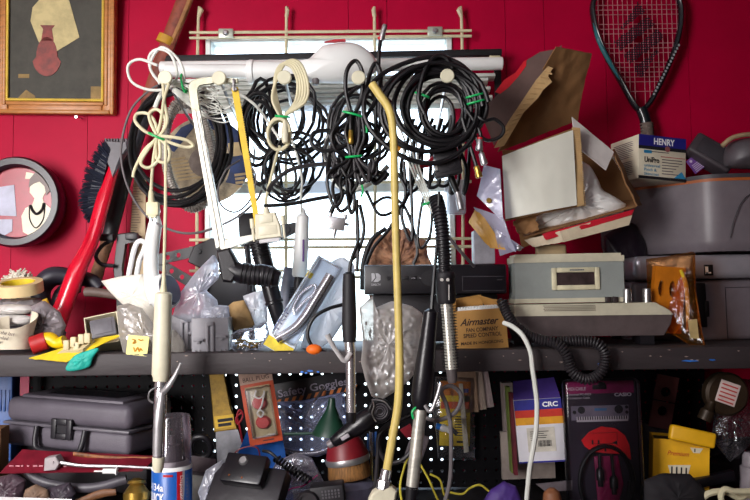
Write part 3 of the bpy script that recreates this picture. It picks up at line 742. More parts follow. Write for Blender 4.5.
# cream looped cable on the third hook
t = thing('cable', 'cream cable looped long over the third hook with green tie', 'cable', P(284, 150, 1.45))
T = IMG(1.455); m = MB(T)
for i in range(5):
    w = 9 + i * 3.2; m.tube([(282 - i * .6, 116, i - 2), (277 - i, 100, i), (275 + i * .5, 80, 2), (281 + i * 1.5, 66 - i * .8, 3), (292 + i * 2, 68 - i, 3), (298 + i * 2.5, 84, 2), (295 + i * 2.5, 102, 0), (284 + i * .4, 116, i - 2)], 1.6, 8)
m.tube(coil(279, 134, 12, 16, 4, 31, .14, 0, 4, per=12), 1.6, 8, 2); m.build('cord_loop', CREAM, t); tie(t, T, 283, 117, 2, 7, 5)
m = MB(T); m.lathe((285.5, 122, 5), (286, 144, 5), [(0, 2), (.2, 3), (.5, 4), (.8, 4), (1, 3)], 14); m.build('plug', CRPL, t)

# beige D shaped port connector
t = thing('port_connector', 'beige computer port connector hanging by cord at the hacksaw blade', 'connector', P(268, 242, 1.43))
T = FR(268, 226, 1.425, rot=-6)
m = MB(T); m.poly([(-11, -13), (9, -13), (13, 2), (13, 13), (-13, 13), (-13, 2)], -4, 4, 1.4); bd = m.build('shell', CRPL, t)
m = MB(T); m.box(-7, -11, 6, -3, 3.5, 4.6, .6); m.box(-9, 0, 9, 9, 3.5, 4.6, .6); m.build('shell_panel', CRPL, bd)
for sx in (-1, 1):
    m = MB(T); m.lathe((sx * 15.5, -9, 0), (sx * 15.5, 14, 0), [(0, 2.3), (.4, 2.3), (.42, 1.5), (.9, 1.5), (1, 1)], 10); m.build('thumb_screw', CRPL, t)
m = MB(T); m.lathe((0, -19, 0), (0, -12, 0), [(0, 2), (.5, 3.4), (1, 4)], 12); m.build('strain_relief', CRPL, t)
m = MB(T); m.poly([(-11, 12), (11, 12), (10, 16.5), (-10, 16.5)], -2.5, 2.5, .3); m.build('metal_shell', STEEL, t)

# the cables tied in the middle
t = thing('cable', 'black cables tied by green ties in long loops on fourth hook', 'cable', P(353, 240, 1.46))
T = IMG(1.47); rnd = random.Random(8)
for pts in ([(352, 116, 0), (346, 92, 2), (347, 72, 4), (356, 62, 4), (363, 76, 3), (361, 98, 1), (353, 118, 0)],
            [(353, 118, 2), (366, 92, 3), (370, 74, 2), (376, 64, 3), (381, 78, 2), (376, 100, 2), (362, 124, 2), (354, 140, 2)],
            [(350, 140, 0), (330, 131, 0), (314, 133, 0), (312, 144, 0), (324, 151, 0), (344, 146, 2), (356, 138, 2)],
            [(352, 112, 2), (342, 120, 4), (332, 136, 4), (336, 150, 2), (348, 156, 0)]):
    m = MB(T); m.tube(pts, 2.15, 8); m.build('loop', CABLE, t)
for i in range(17):
    a = rnd.uniform(-1, 1); x = 355 + a * 24; bot = 206 + rnd.uniform(-34, 14) - abs(a) * 14; n = rnd.uniform(-9, 8); w = rnd.uniform(3, 11)
    m = MB(T); m.tube([(352 + rnd.uniform(-5, 8), 112, n * .5), (353 + a * 9, 136 + rnd.uniform(-8, 8), n), (353 + a * 4, 157, n * .4), (x - w, 178 + rnd.uniform(-6, 4), n), (x - w + 2, bot - 9, n), (x + rnd.uniform(-2, 3), bot, n), (x + w, bot - 10, n), (x + w - 2, 176 + rnd.uniform(-8, 8), n - 2), (355 + a * 5, 158, n * .5), (356 + a * 12, 138, n - 3), (358 + a * 6, 118, n - 2)], 1.8, 8); m.build('loop', CABLE if i % 3 else CABLE2, t)
m = MB(T); m.tube(coil(358, 124, 26, 34, 5, 61, .45, 10, 8, n0=-6, per=9), 1.8, 8, 2); m.build('coil', CABLE, t)
m = MB(T); m.tube(coil(352, 150, 34, 22, 3, 63, .4, -15, 7, n0=-8, per=9), 1.7, 8, 2); m.build('coil', CABLE2, t)
tie(t, T, 353, 115, 3, 10, 15); tie(t, T, 354, 157, 3, 8, -5)
m = MB(T); m.tube([(364, 118, 6), (366, 124, 7), (367, 134, 6)], 1.1, 6); m.build('tie', GREEN, t)
m = MB(T); m.tube([(362, 186, 6), (363, 192, 7), (361, 198, 6)], 1.1, 6); m.build('tie', GREEN, t)
m = MB(T); m.tube([(352, 112, 6), (351, 124, 8), (351, 134, 8)], 1.9, 8); m.build('lead', CABLE, t)
m = MB(T); m.lathe((351, 132, 8), (351, 146, 8), [(0, 2), (.1, 2.6), (.45, 2.6), (.5, 3), (.9, 3), (1, 2)], 10); m.build('screw_plug', BRASS, t)
for i, (lab, pts, r, n) in enumerate([
    ('black cable end hanging straight below the tied black cables', [(357, 200), (357, 225), (358, 250), (357, 272)], 1.7, 4),
    ('black cable hanging to the black handled curling iron', [(360, 205), (364, 230), (358, 252), (351, 262), (350, 274)], 1.8, 2),
    ('black cable looping from tied bundle behind the yellow hose', [(366, 190), (380, 214), (400, 206), (406, 190), (398, 172)], 1.6, -6),
    ('black cable swinging right under the yellow hose to the receiver', [(372, 204), (386, 196), (402, 202), (412, 222), (418, 250), (414, 264)], 1.6, -10),
    ('black cable crossing diagonally behind the yellow hose', [(366, 264), (374, 246), (392, 224), (410, 190), (420, 160)], 1.8, -14),
    ('black cable loop hanging left of the corrugated brush neck', [(424, 196), (420, 216), (418, 240), (422, 248), (430, 236), (432, 214), (428, 196)], 1.5, -4),
    ('black cable hanging between hose and corrugated brush neck', [(404, 160), (406, 190), (402, 216), (412, 240), (412, 200), (410, 160)], 1.7, -8)]):
    cable('cable', lab, 1.5, [(p[0], p[1], n) for p in pts], r, CABLE)
t = thing('cable', 'grey white cable curving behind the tied black cables', 'cable', P(340, 200, 1.58))
m = MB(IMG(1.58)); m.tube([(350, 106, 0), (332, 128, 0), (326, 152, 0), (332, 178, 0), (348, 190, 0), (372, 182, 0), (388, 166, 0)], 2.6, 8); m.build('cord_run', WCORD, t)
# splitter
t = thing('cable_splitter', 'small silver cable splitter hanging against the bright window', 'splitter', P(335, 236, 1.5))
T = FR(336, 224, 1.5, rot=10)
m = MB(T); m.box(-9, -7, 9, 6, -3, 3, .8); m.box(-13, -3, 13, 0, -2, -.5, .5); m.build('body', STEEL, t)
for (a, b) in (((0, 5, 0), (0, 14, 0)), ((-7, -6, 0), (-7, -11, 0)), ((8, -6, 0), (8, -11, 0))):
    m = MB(T); m.lathe(a, b, [(0, 2.3), (.5, 2.3), (.5, 1.9), (1, 1.9)], 10); m.build('port', STEEL, t)
m = MB(T); m.tube([(-7, -10, 0), (-4, -22, 0), (2, -36, 0)], [2.6, 2.4, 1.8], 10); m.build('lead', CABLE, t)

# cable with silver tip standing up
t = thing('cable', 'black cable standing up above the hooks with silver red tip', 'cable', P(382, 100, 1.48))
T = IMG(1.475); m = MB(T); m.tube([(380.5, 42, 4), (379, 54, 4), (379, 76, 4), (383, 92, 3), (392, 108, 2), (400, 122, 0)], 2.0, 8); m.build('cord_run', CABLE, t)
m = MB(T); m.lathe((381, 42, 4), (385, 26, 4), [(0, 2.2), (.1, 3), (.5, 3), (.52, 2.5), (.75, 2.8), (.9, 2.8), (1, 2)], 12); m.build('silver_tip', STEEL, t, label='silver connector tip')
m = MB(T); m.lathe((380.7, 41, 4), (380.2, 38.5, 4), [(0, 2.8), (1, 2.8)], 12); m.build('red_ring', mat('red plastic ring', (210, 30, 40), .4), t)

# big coil on the fifth hook
t = thing('cable', 'big black cable coil with green ties on the rightmost hook', 'cable', P(440, 165, 1.46))
T = IMG(1.455)
m = MB(T); m.tube([(478, 112, 2), (470, 142, 3), (440, 163, 4), (404, 158, 4), (372, 132, 3), (364, 104, 2), (378, 78, 2), (410, 62, 2), (440, 58, 3), (466, 70, 3), (480, 96, 2), (476, 120, 0), (458, 140, 0), (428, 144, 0), (402, 128, 0), (394, 104, 0), (404, 80, 0), (424, 66, 2), (446, 62, 2), (470, 80, 2), (478, 104, 0)], 2.5, 8); m.build('loop', CABLE, t)
m = MB(T); m.tube(coil(444, 106, 36, 36, 10, 41, .2, 0, 9, n0=-2, per=14), 2.3, 8, 2); m.build('coil', CABLE, t)
m = MB(T); m.tube(coil(432, 108, 52, 45, 3, 47, .12, -6, 6, n0=3, per=14), 2.3, 8, 2); m.build('coil', CABLE, t)
m = MB(T); m.tube([(424, 116, 8), (418, 100, 9), (424, 74, 9), (434, 60, 8), (444, 60, 8), (452, 70, 6)], 2.4, 8); m.build('loop', CABLE, t)
m = MB(T); m.tube(coil(444, 112, 20, 22, 6, 43, .4, 0, 7, n0=-8, per=9), 2.0, 8, 2); m.build('inner_loop', CABLE, t)
m = MB(T); m.tube([(476, 116, 4), (484, 122, 5), (494, 120, 4), (503, 128, 3), (500, 137, 2), (488, 141, 2), (479, 136, 2)], 1.9, 8); m.build('tail', CABLE, t)
tie(t, T, 475, 96, 2, 9, -14); tie(t, T, 476, 102.5, 2, 9, -14); tie(t, T, 422, 96, 4, 7, 20)
for i, (pts, tipc, lab) in enumerate([
    ([(466, 110), (474, 122), (480, 134), (479.5, 142)], STEEL, 'black video cable with silver red collar hanging below the big coil'),
    ([(470, 128), (478, 142), (482, 156)], STEEL, 'black video cable with silver end, furthest right below big coil'),
    ([(462, 118), (470, 146), (475, 162), (477, 169)], BRASS, 'black video cable with gold end hanging below the big coil')]):
    q = [(p[0], p[1], 2 - i) for p in pts]; e, f = Vector(q[-1]), (Vector(q[-1]) - Vector(q[-2])).normalized()
    t = thing('video_cable', lab, 'cable', P(e.x, e.y, 1.46)); m = MB(T); m.tube(q, 2.0, 8); m.build('lead', CABLE, t)
    m = MB(T); m.lathe(tuple(e - f * 3), tuple(e + f * 9), [(0, 2.4), (.1, 3), (.55, 3), (.6, 3.6), (.95, 3.6), (1, 3)], 12); m.build('end_plug', tipc, t)
    if i == 0: m = MB(T); m.lathe(tuple(e - f * 4), tuple(e - f * 2), [(0, 3), (1, 3)], 12); m.build('red_collar', mat('red plastic ring', (0, 0, 0)), t)
t = thing('video_cable', 'black cable with grey metal plug hanging over the red wall', 'cable', P(461, 210, 1.5))
m = MB(IMG(1.5)); m.tube([(448, 168, 0), (452, 180, 0), (457, 192, 0)], [2.4, 3.6, 3.0], 10); m.build('lead', CABLE, t)
m = MB(IMG(1.5)); m.lathe((457, 191, 0), (461.5, 210, 0), [(0, 2.6), (.4, 3), (.45, 3.6), (.95, 3.6), (1, 2.6)], 12); m.build('end_plug', STEEL, t)
t = thing('power_adapter', 'black square power adapter hanging in the cables under big coil', 'adapter', P(448, 176, 1.47))
T = FR(447, 159, 1.47, rot=-14); m = MB(T); m.box(-12, -14, 12, 14, -9, 5, 2); bd = m.build('case', BLKMAT, t)
m = MB(T); m.box(-16, 10, 12, 17, -9, 4, 1.5); m.build('rim', BLKMAT, t); m = MB(T); m.lathe((2, 7, 4), (2, 7, 5.5), [(0, 4.3), (1, 4)], 16); m.build('dial', BLACK, bd)
m = MB(T); m.box(-14.5, -2, -12, 9, -6, 4, .3); m.build('rating_sticker', mat('grey white label', (205, 205, 205), .6), bd)
rnd = random.Random(77)
for i in range(7):
    x = 404 + i * 9.5
    cable('cable', ['black cable strands hanging behind the yellow hose top', 'black cable hanging first right of the yellow hose', 'black cable hanging behind the white thin wires', 'black cable hanging left of the square adapter', 'black cable hanging directly behind the square adapter', 'black cable loop hanging right of the square adapter', 'black cable loop hanging over the clear box'][i], 1.56,
          [(x + 10, 118, -3), (x + rnd.uniform(-4, 6), 140, rnd.uniform(-6, 2)), (x + rnd.uniform(-6, 6), 168, -4), (x + rnd.uniform(-6, 6), 188 + rnd.uniform(-8, 10), -4), (x + 7, 182, -4), (x + 9, 150, -4), (x + 12, 124, -4)], 1.8, CABLE)
cable('cable', 'red cable showing between the black cables under big coil', 1.55, [(412, 172, 0), (418, 166, 0), (428, 164, 0), (434, 158, 0)], 3.2, mat('red cable sheath', (190, 20, 45), .45))
t = thing('cable', 'bundle of thin white wires with green tie slanting to the receiver', 'cable', P(456, 244, 1.5))
T = IMG(1.46)
for i in range(4):
    m = MB(T); o = i * 3.2; m.tube([(384 + o * 2.2, 116 + i, -i), (396 + o * 2, 134, 0), (410 + o * .9, 166, i), (425 + o * .6, 200, i), (440 + o * .3, 224, 0)], 1.0, 6); m.build('wire', WCORD, t)
m = MB(T); m.tube([(438, 222, 0), (448, 236, 0), (462, 252, -6), (476, 266, -14)], 1.7, 8); m.build('dark_tail', GREYC, t)
tie(t, T, 427, 203, 1, 5, -25)
m = MB(IMG(1.5)); m.tube([(388, 149, 0), (394, 146, 0), (400, 150, 0)], 3.0, 8); one('wire_connector', 'small orange wire connector beside the yellow hose top', 'connector', m, mat('orange plastic', (235, 150, 20), .4))

# yellow gas hose with chrome nut
t = thing('gas_hose', 'long yellow flexible hose with chrome nut hanging in front of shelf', 'hose', P(384, 498, 1.38))
T = IMG(1.40)
YH = mat('aged yellow hose', (226, 202, 116), .45, dirt=.1, dscale=14)
m = MB(T); m.tube([(372, 84, 0), (380, 96, 2), (389, 110, 2), (393, 132, 2), (394.5, 180, 0), (396, 240, 0), (398.5, 320, 0), (399.5, 370, 0), (398, 405, 0), (392, 440, 0), (386.5, 472, 0)], [4.4, 4.4, 4.2, 4, 4, 4, 4, 4.3, 4.3, 4.3, 4.3], 14, 8); m.build('tube', YH, t)
m = MB(T); m.lathe((387, 469, 0), (384.5, 481, 0), [(0, 4.6), (.1, 5.4), (1, 5.6)], 20); m.lathe((384.6, 480, 0), (383, 490, 0), [(0, 6.8), (.1, 7.2), (.9, 7.2), (1, 6)], 8); m.build('nut', CHROME, t)
m = MB(T); m.poly([(368, 500), (372, 492), (380, 487), (392, 486), (397, 490), (395, 502), (388, 512), (372, 512)], -8, 7, 2); m.build('valve', CRPL, t, label='cream valve block')
cable('cord', 'white cord running from shelf down over its edge past red blue box', 1.47, [(506, 323, -14), (514, 327, -6), (523, 336, 0), (530, 352, 2), (532, 368, 2), (534.5, 385, 2), (536.5, 405, 2), (535.5, 430, 2), (532, 452, 2), (529, 470, 2), (526, 506, 0)], 2.4, WCORD)

# hair tools hanging in front of the shelf
t = thing('curling_iron', 'cream handled curling iron with chrome barrel, hanging on the left', 'curling iron', P(159, 472, 1.38))
T = IMG(1.39)
m = MB(T); m.lathe((163.5, 292, 0), (161, 381, 0), [(0, 6), (.02, 8.4), (.5, 9), (.93, 9.2), (.96, 8), (1, 7.5)], 24); m.build('handle', CRPL, t)
m = MB(T); m.tube([(164.5, 140, -4), (165, 200, -2), (164, 270, 0), (163.5, 284, 0)], 1.7, 8); m.lathe((164, 276, 0), (163.5, 293, 0), [(0, 1.9), (.5, 2.6), (1, 4)], 12); m.build('cord_run', CREAM, t)
m = MB(T); m.lathe((161, 380, 0), (158.5, 459, 0), [(0, 5), (.05, 6.2), (1, 5.8)], 24); m.build('barrel', CHROME, t)
m = MB(T); m.tube([(164, 392, 6), (170, 386, 8), (178, 374, 10), (184, 362, 12)], [3, 3, 2.2, 1.4], 8, flat=.4); m.tube([(163, 392, 6), (160, 420, 6.4), (158.6, 455, 6)], [3, 4.5, 4], 8, flat=.35); m.build('clip_lever', STEEL, t)
m = MB(T); m.tube([(160, 386, 7), (153, 390, 9), (151, 398, 8), (155, 402, 7)], .9, 6); m.build('spring', STEEL, t)
m = MB(T); m.lathe((158.6, 457, 0), (157.8, 472, 0), [(0, 6.2), (.7, 5.4), (1, 4)], 18); m.build('tip', CRPL, t)

t = thing('curling_iron', 'black handled curling iron with short silver barrel beside blister pack', 'curling iron', P(351, 423, 1.38))
T = IMG(1.40)
m = MB(T); m.lathe((349, 272, 0), (349.5, 342, 0), [(0, 3), (.03, 6), (.2, 6.6), (.8, 7.6), (1, 6.5)], 22); m.build('handle', BLKMAT, t)
m = MB(T); m.tube([(357, 214, -4), (358, 240, -2), (352, 258, 0), (349, 274, 0)], 1.8, 8); m.build('cord_run', CABLE, t)
m = MB(T); m.lathe((349.5, 341, 0), (350.5, 352, 0), [(0, 5), (1, 5.4)], 20); m.lathe((350.5, 350, 0), (351, 413, 0), [(0, 5), (1, 5)], 22); m.build('barrel', CHROME, t)
m = MB(T); m.tube([(351, 352, 6), (345, 360, 8), (338, 352, 10), (332, 342, 11), (328, 334, 11)], [2.4, 2.4, 2.2, 2.6, 3], 8, flat=.5); m.build('clip_lever', mat('worn white lever', (200, 196, 196), .4), t)
m = MB(T); m.lathe((351, 412, 0), (351, 423, 0), [(0, 5.2), (.8, 4.8), (1, 3.6)], 18); m.build('tip', BLACK, t)

t = thing('curling_iron', 'thick black curling iron with long silver barrel, right of yellow hose', 'curling iron', P(411, 500, 1.38))
T = IMG(1.385)
m = MB(T); m.lathe((431, 309, 0), (420, 409, 0), [(0, 3), (.03, 7), (.3, 8), (.6, 10), (.88, 10.5), (.97, 8), (1, 7)], 24); m.build('handle', BLKPL, t)
m = MB(T); m.tube([(440, 190, -12), (438, 236, -8), (434, 280, -2), (431.5, 312, 0)], [1.6, 1.6, 1.8, 2.6], 8); m.build('cord_run', CABLE, t)
m = MB(T); m.lathe((421, 405, 0), (412, 488, 0), [(0, 6.2), (1, 6.2)], 24); m.build('barrel', ALU, t)
m = MB(T); m.tube([(424, 404, 7), (430, 410, 8), (436, 396, 9), (440, 382, 9)], [2, 2, 1.8, 1.6], 8, flat=.5); m.build('clip_lever', STEEL, t)
m = MB(T); m.lathe((412.2, 486, 0), (410, 504, 0), [(0, 6.4), (1, 5)], 18); m.build('tip', BLACK, t)
m = MB(T); m.tube([(416, 406, 5), (412, 411, 6), (413, 418, 5)], 1.2, 6); m.build('tie', GREEN, t)

t = thing('hot_air_brush', 'black corrugated neck hot air brush with bristled silver barrel', 'hair brush', P(452, 382, 1.4))
T = IMG(1.40)
m = MB(T); m.ribbed([(437, 196, -14), (440, 212, -6), (443, 240, 0), (444.5, 276, 0)], 6.0, 7.6, 3.6, 16); m.build('corrugated_neck', BLACK, t)
m = MB(T); m.lathe((444.5, 272, 0), (446.5, 304, 0), [(0, 9), (.05, 10.2), (.2, 10.2), (.25, 9.4), (.9, 9.6), (1, 8)], 22); hd = m.build('body', BLKMAT, t)
m = MB(T); m.lathe((441, 280, 9), (441, 280, 10.4), [(0, 1.8), (1, 1.6)], 10); m.lathe((447, 280, 9), (447, 280, 10.4), [(0, 1.8), (1, 1.6)], 10); m.box(447.5, 285, 448.5, 300, 9.2, 10); m.build('switch', mat('pale switch', (200, 196, 190), .5), hd)
m = MB(T); m.lathe((446.5, 303, 0), (451.5, 369, 0), [(0, 6), (1, 6)], 22); br = m.build('barrel', ALU, t)
m = MB(T)
for i in range(22):
    y = 306 + i * 2.9; cx = 446.5 + (y - 303) * .076
    for j in range(12):
        a = j * math.pi / 6 + .2; m.tube([(cx + 5.5 * math.cos(a), y, 5.5 * math.sin(a)), (cx + 9 * math.cos(a), y, 9 * math.sin(a))], .45, 4, 1)
m.build('bristles', BLACK, br)
m = MB(T); m.lathe((451.3, 368, 0), (452.5, 383, 0), [(0, 5.4), (.8, 5), (1, 3.5)], 18); m.build('tip', mat('grey brown tip', (96, 88, 88), .45), t)
cable('cord', 'grey cord looping below the hot air brush down to the bottom', 1.43, [(422, 418, -8), (438, 420, 0), (455, 412, 2), (461, 396, 2), (452, 386, 2), (441, 390, 4), (446, 404, 4), (450, 424, 4), (451, 450, 2), (450, 480, 0), (444, 506, 0)], 2.2, GREYC)

t = thing('styling_brush', 'white handled styling brush with dark bristles hanging before the window', 'hair brush', P(297, 306, 1.62))
T = IMG(1.64)
m = MB(T); m.lathe((303, 208, 0), (303, 216, 0), [(0, 1.6), (1, 4)], 12); m.lathe((303, 214, 0), (299.5, 277, 0), [(0, 4), (.04, 6.4), (.5, 7.4), (.97, 7.6), (1, 6.5)], 22); m.build('handle', WHPL, t)
m = MB(T); m.box(303, 240, 305, 262, 6.2, 7.6, .5); m.build('switch', mat('red blue switch', (110, 70, 140), .5), t)
m = MB(T); m.lathe((299.5, 277, 0), (298, 288, 0), [(0, 5), (1, 4.6)], 16); m.lathe((298, 287, 0), (294.5, 308, 0), [(0, 3.4), (1, 3.2)], 16)
for i in range(12):
    y = 288 + i * 1.6; cx = 298 - (y - 287) * .17
    for j in range(10):
        a = j * math.pi / 5; m.tube([(cx + 3 * math.cos(a), y, 3 * math.sin(a)), (cx + 7.5 * math.cos(a), y, 7.5 * math.sin(a))], .5, 4, 1)
m.build('bristled_head', BLACK, t)
# ================================================================= on the upper shelf, left
GP = mat('grey plastic bin', (138, 136, 142), .5, dirt=.08)
PAPER = mat('cream paper', (222, 212, 188), .75, dirt=.08)
GREYCL = mat('grey crumpled sheet', (150, 144, 146), .6, dirt=.2, dscale=30)
def blob(name, label, cat_, d, outline, dep, M_, amp=2, seed=0, group=None, sharp=True, n0=0, rings=9, seg=56, smooth=40, freq=.12, tilt=(0, 0)):
    m = MB(IMG(d)); m.pillow(outline, dep, amp, seed, rings, seg, sharp, n0, freq, tilt); return one(name, label, cat_, m, M_, group, smooth)
blob('cloth', 'grey crumpled cloth under the masking tape roll on left shelf end', 'cloth', 1.66, [(-14, 303), (8, 298), (40, 298), (44, 306), (40, 314), (10, 316), (-14, 316)], 22, GREYCL, 4, 1, smooth=25, freq=.2)
FS = mat('pale folded sheet', (212, 208, 204), .7, dirt=.06)
blob('folded_sheet', 'pale folded sheet lying directly under grey cloth on left shelf end', 'sheet', 1.60, [(-14, 306), (12, 304), (30, 305), (36, 310), (26, 314), (-14, 315)], 14, FS, 1.6, 2, smooth=30, freq=.2)
blob('folded_sheet', 'pale folded sheet just above curled handwritten paper at left shelf end', 'sheet', 1.60, [(-14, 315), (8, 314), (26, 315), (38, 318), (30, 325), (-14, 327)], 15, FS, 1.6, 7, smooth=30, freq=.2)
blob('cloth', 'dark grey crumpled sheet beneath pale folded sheets, lowest in the left heap', 'cloth', 1.66, [(-14, 322), (20, 322), (48, 320), (66, 332), (60, 349), (10, 351), (-14, 351)], 26, mat('dark grey crumpled sheet', (98, 92, 98), .6, dirt=.2), 4, 3, smooth=25, freq=.18)
t = thing('tape_roll', 'roll of masking tape with yellow core on top of left heap', 'tape', P(18, 300, 1.66))
T = FR(18, 282, 1.64, pitch=75)
m = MB(T); m.lathe((0, 0, -11), (0, 0, 0), [(0, 23), (1, 23), (1, 16), (0, 16)], 48, cap0=False, cap1=False); m.build('tape', mat('masking tape', (222, 198, 148), .7, dirt=.06), t)
m = MB(T); m.lathe((0, 0, -10.5), (0, 0, -.6), [(0, 16.2), (1, 16.2), (1, 14.6), (0, 14.6)], 48, cap0=False, cap1=False); m.build('core', mat('yellow paper core', (228, 200, 40), .6), t, label='yellow core')
rnd = random.Random(12); m = MB(IMG(1.73))
for i in range(170):
    x = rnd.uniform(4, 36); y = 284; n = rnd.uniform(-6, 6); h = rnd.uniform(6, 17) * (1 - abs(x - 20) / 30)
    m.tube([(x, y, n), (x + rnd.uniform(-4, 4), y - h * .6, n), (x + rnd.uniform(-7, 7), y - h + rnd.uniform(-1, 4), n + rnd.uniform(-3, 5))], .9, 5, 3)
m.pillow([(2, 284), (12, 278), (28, 278), (38, 284), (38, 300), (2, 300)], 8, 1, 3)
one('cotton_tuft', 'frayed white cotton mop tuft behind the masking tape roll', 'mop', m, mat('white cotton string', (226, 220, 204), .85))
t = thing('paper_cup', 'curled white paper with handwriting lying at the left shelf end', 'paper', P(18, 352, 1.53))
T = IMG(1.53)
m = MB(T); vs = []; fs = []
nu, nv = 22, 12
for side in (0, 1):
    for i in range(nv + 1):
        v = i / nv
        for j in range(nu + 1):
            u = j / nu; a = R(-150 + 300 * u)
            r = (24 - side * .9) * (1 - .34 * v)
            yr = 322 + 6.5 * math.cos(a) - (5 if u > .6 else 0) * min(1, (u - .6) * 4)
            vs.append((13 + r * math.sin(a), yr * (1 - v) + 349 * v, r * math.cos(a) * .8))
w_ = nu + 1; N_ = w_ * (nv + 1)
for i in range(nv):
    for j in range(nu):
        a = i * w_ + j; fs.append((a, a + 1, a + w_ + 1, a + w_)); fs.append((N_ + a, N_ + a + w_, N_ + a + w_ + 1, N_ + a + 1))
rim = [j for j in range(nu)] + [nu + i * w_ for i in range(nv)] + [nv * w_ + nu - j for j in range(nu)] + [(nv - i) * w_ for i in range(nv)]
for i in range(len(rim)): a, b = rim[i], rim[(i + 1) % len(rim)]; fs.append((a, N_ + a, N_ + b, b))
m.loc(vs, fs); pp = m.build('curled_sheet', PAPER, t)
HW = mat('brown handwriting ink', (70, 44, 52), .8)
for i, (s_, y, w) in enumerate((("Here's the last", 331.5, 27), ('you asked', 336.5, 17), ('for', 341, 6))):
    text(T, s_, 11 - (i * 2), y + 1.5, 3.6, 21.6 - i * 2.6, HW, pp, w=w, rot=9, shear=.35, name='handwriting', wrap=None)
blob('plastic_bag', 'grey crumpled plastic bag between curled paper and red brush handle', 'bag', 1.58, [(32, 306), (44, 300), (60, 312), (66, 326), (58, 344), (40, 350), (30, 338)], 10, mat('grey crumpled bag', (138, 130, 134), .35, dirt=.15), 4, 5, smooth=22, freq=.2)
blob('yellow_wrapper', 'thin yellow wrapper standing behind grey crumpled bag', 'wrapper', 1.63, [(42, 300), (47, 298), (53, 310), (49, 314)], 3, mat('yellow wrapper', (196, 156, 30), .5), .5, 4)
t = thing('moulded_handle', 'black moulded double grip handle lying behind the red snow brush', 'handle', P(62, 308, 1.72))
T = IMG(1.74); m = MB(T); m.tube([(44, 304, 6), (44, 288, 6), (54, 277, 4), (72, 277, 0), (92, 281, 0), (100, 288, 0)], [9, 10, 10, 8, 7, 6], 14); m.build('upper_grip', mat('dull black blue plastic', (42, 40, 52), .45, dirt=.15), t)
m = MB(T); m.tube([(60, 308, 12), (66, 294, 12), (74, 287, 10), (84, 288, 6)], [6, 6.5, 6, 5], 14); m.build('lower_grip', mat('dull black blue plastic', (0, 0, 0)), t)
t = thing('pipe_fitting', 'small yellow pipe elbow with red cap at the front shelf edge', 'fitting', P(45, 353, 1.515))
T = IMG(1.515)
m = MB(T); m.tube([(40, 342, 0), (50, 339, 1), (58, 343, 2), (66, 341, 3)], [7.5, 7, 5.5, 6], 16); m.build('elbow', mat('yellow plastic', (236, 196, 10), .4), t)
m = MB(T); m.lathe((47, 340.5, 0), (33, 345.5, 4), [(0, 8), (.05, 9), (.95, 9), (1, 8)], 20); c_ = m.build('cap', mat('red ribbed plastic', (186, 34, 36), .45), t, label='red cap')
t = thing('yellow_card', 'yellow card lying over shelf edge with beige plastic pieces', 'card', P(76, 352, 1.53))
T = IMG(1.50)
m = MB(T); m.sheet((84, 341, -10), (119, 334, -16), (70, 361, 9), (33, 357.5, 9), th=.9, amp=.8, bend=lambda u, v: 0); m.build('card', mat('yellow card', (232, 200, 40), .5, dirt=.08), t)
BE = mat('beige plastic', (206, 190, 150), .5, dirt=.08)
m = MB(T); m.sheet((66, 346, -4), (92, 340, -6), (84, 349, 4), (59, 353, 4), th=3, amp=0); pb = m.build('base', BE, t)
for (x, y) in ((67, 346), (74, 343), (82, 340), (88, 339), (77, 348)):
    m = MB(T); m.box(x - 3, y - 6, x + 3, y + 4, -3, 3, 1); m.build('peg', BE, pb)
blob('teal_cloth', 'small teal cloth scrap hanging over shelf edge under the yellow card', 'cloth', 1.485, [(66, 367), (74, 356), (86, 351), (99, 348), (93, 358), (90, 366), (80, 370), (68, 371)], 3, mat('teal cloth', (30, 176, 160), .6, dirt=.15), 1.5, 9, sharp=False)
t = thing('small_box', 'small open cream cardboard box holding a grey plastic block', 'box', P(102, 340, 1.57))
T = FR(102, 327, 1.555, rot=-13, pitch=27, yaw=8)
WB = mat('cream printed cardboard', (224, 212, 182), .7, dirt=.08)
m = MB(T)
for q in ((-16, -14, 16, -13), (-16, 12, 16, 13), (-16, -13, -15, 12), (15, -13, 16, 12)): m.box(q[0], q[1], q[2], q[3], -34, 0)
m.box(-16, -13, 16, 13, -35, -34); m.sheet((-16, 13, 0), (16, 13, 0), (14, 21, 4), (-17, 20, 4), th=.8, amp=.5); bx = m.build('box_walls', WB, t)
m = MB(T)
for i in range(3):
    for j in range(5 - i): m.box(-11 + j * 5, -14.3, -8 + j * 5, -14, -28 + i * 7, -25 + i * 7)
m.build('red_print', mat('red print on box', (200, 70, 60), .6), bx)
m = MB(T); m.box(-11, -9, 13, 11, -30, 1.5, 1.2); m.box(-8, -6, 10, 8, 1, 2.2, .6); m.build('grey_block', mat('grey plastic block', (112, 110, 116), .5), t)
t = thing('file_handle', 'grey brown worn tool with rounded handle lying behind small box', 'tool', P(103, 300, 1.66))
m = MB(IMG(1.68)); m.tube([(85, 292, 0), (94, 292, 0), (108, 294, 0), (124, 297, 0)], [4.5, 4.8, 4.2, 4], 12); m.build('grip', mat('grey brown worn wood', (112, 92, 84), .6, dirt=.2), t)
m = MB(IMG(1.68)); m.lathe((124, 297, 0), (140, 299, -6), [(0, 2), (1, 1.2)], 10); m.build('shank', STEEL, t)
blob('paper_bag', 'white crumpled paper bag flaring out beside the small cream box', 'bag', 1.60, [(101, 281), (122, 276), (143, 274), (152, 290), (157, 306), (157, 322), (150, 326), (138, 312), (122, 304), (110, 292)], 7, mat('white crumpled paper', (234, 230, 218), .7, dirt=.08, dscale=25), 2.2, 6, smooth=30)
t = thing('plastic_bag', 'clear plastic bag with yellow sticky note at the front shelf edge', 'bag', P(150, 357, 1.53))
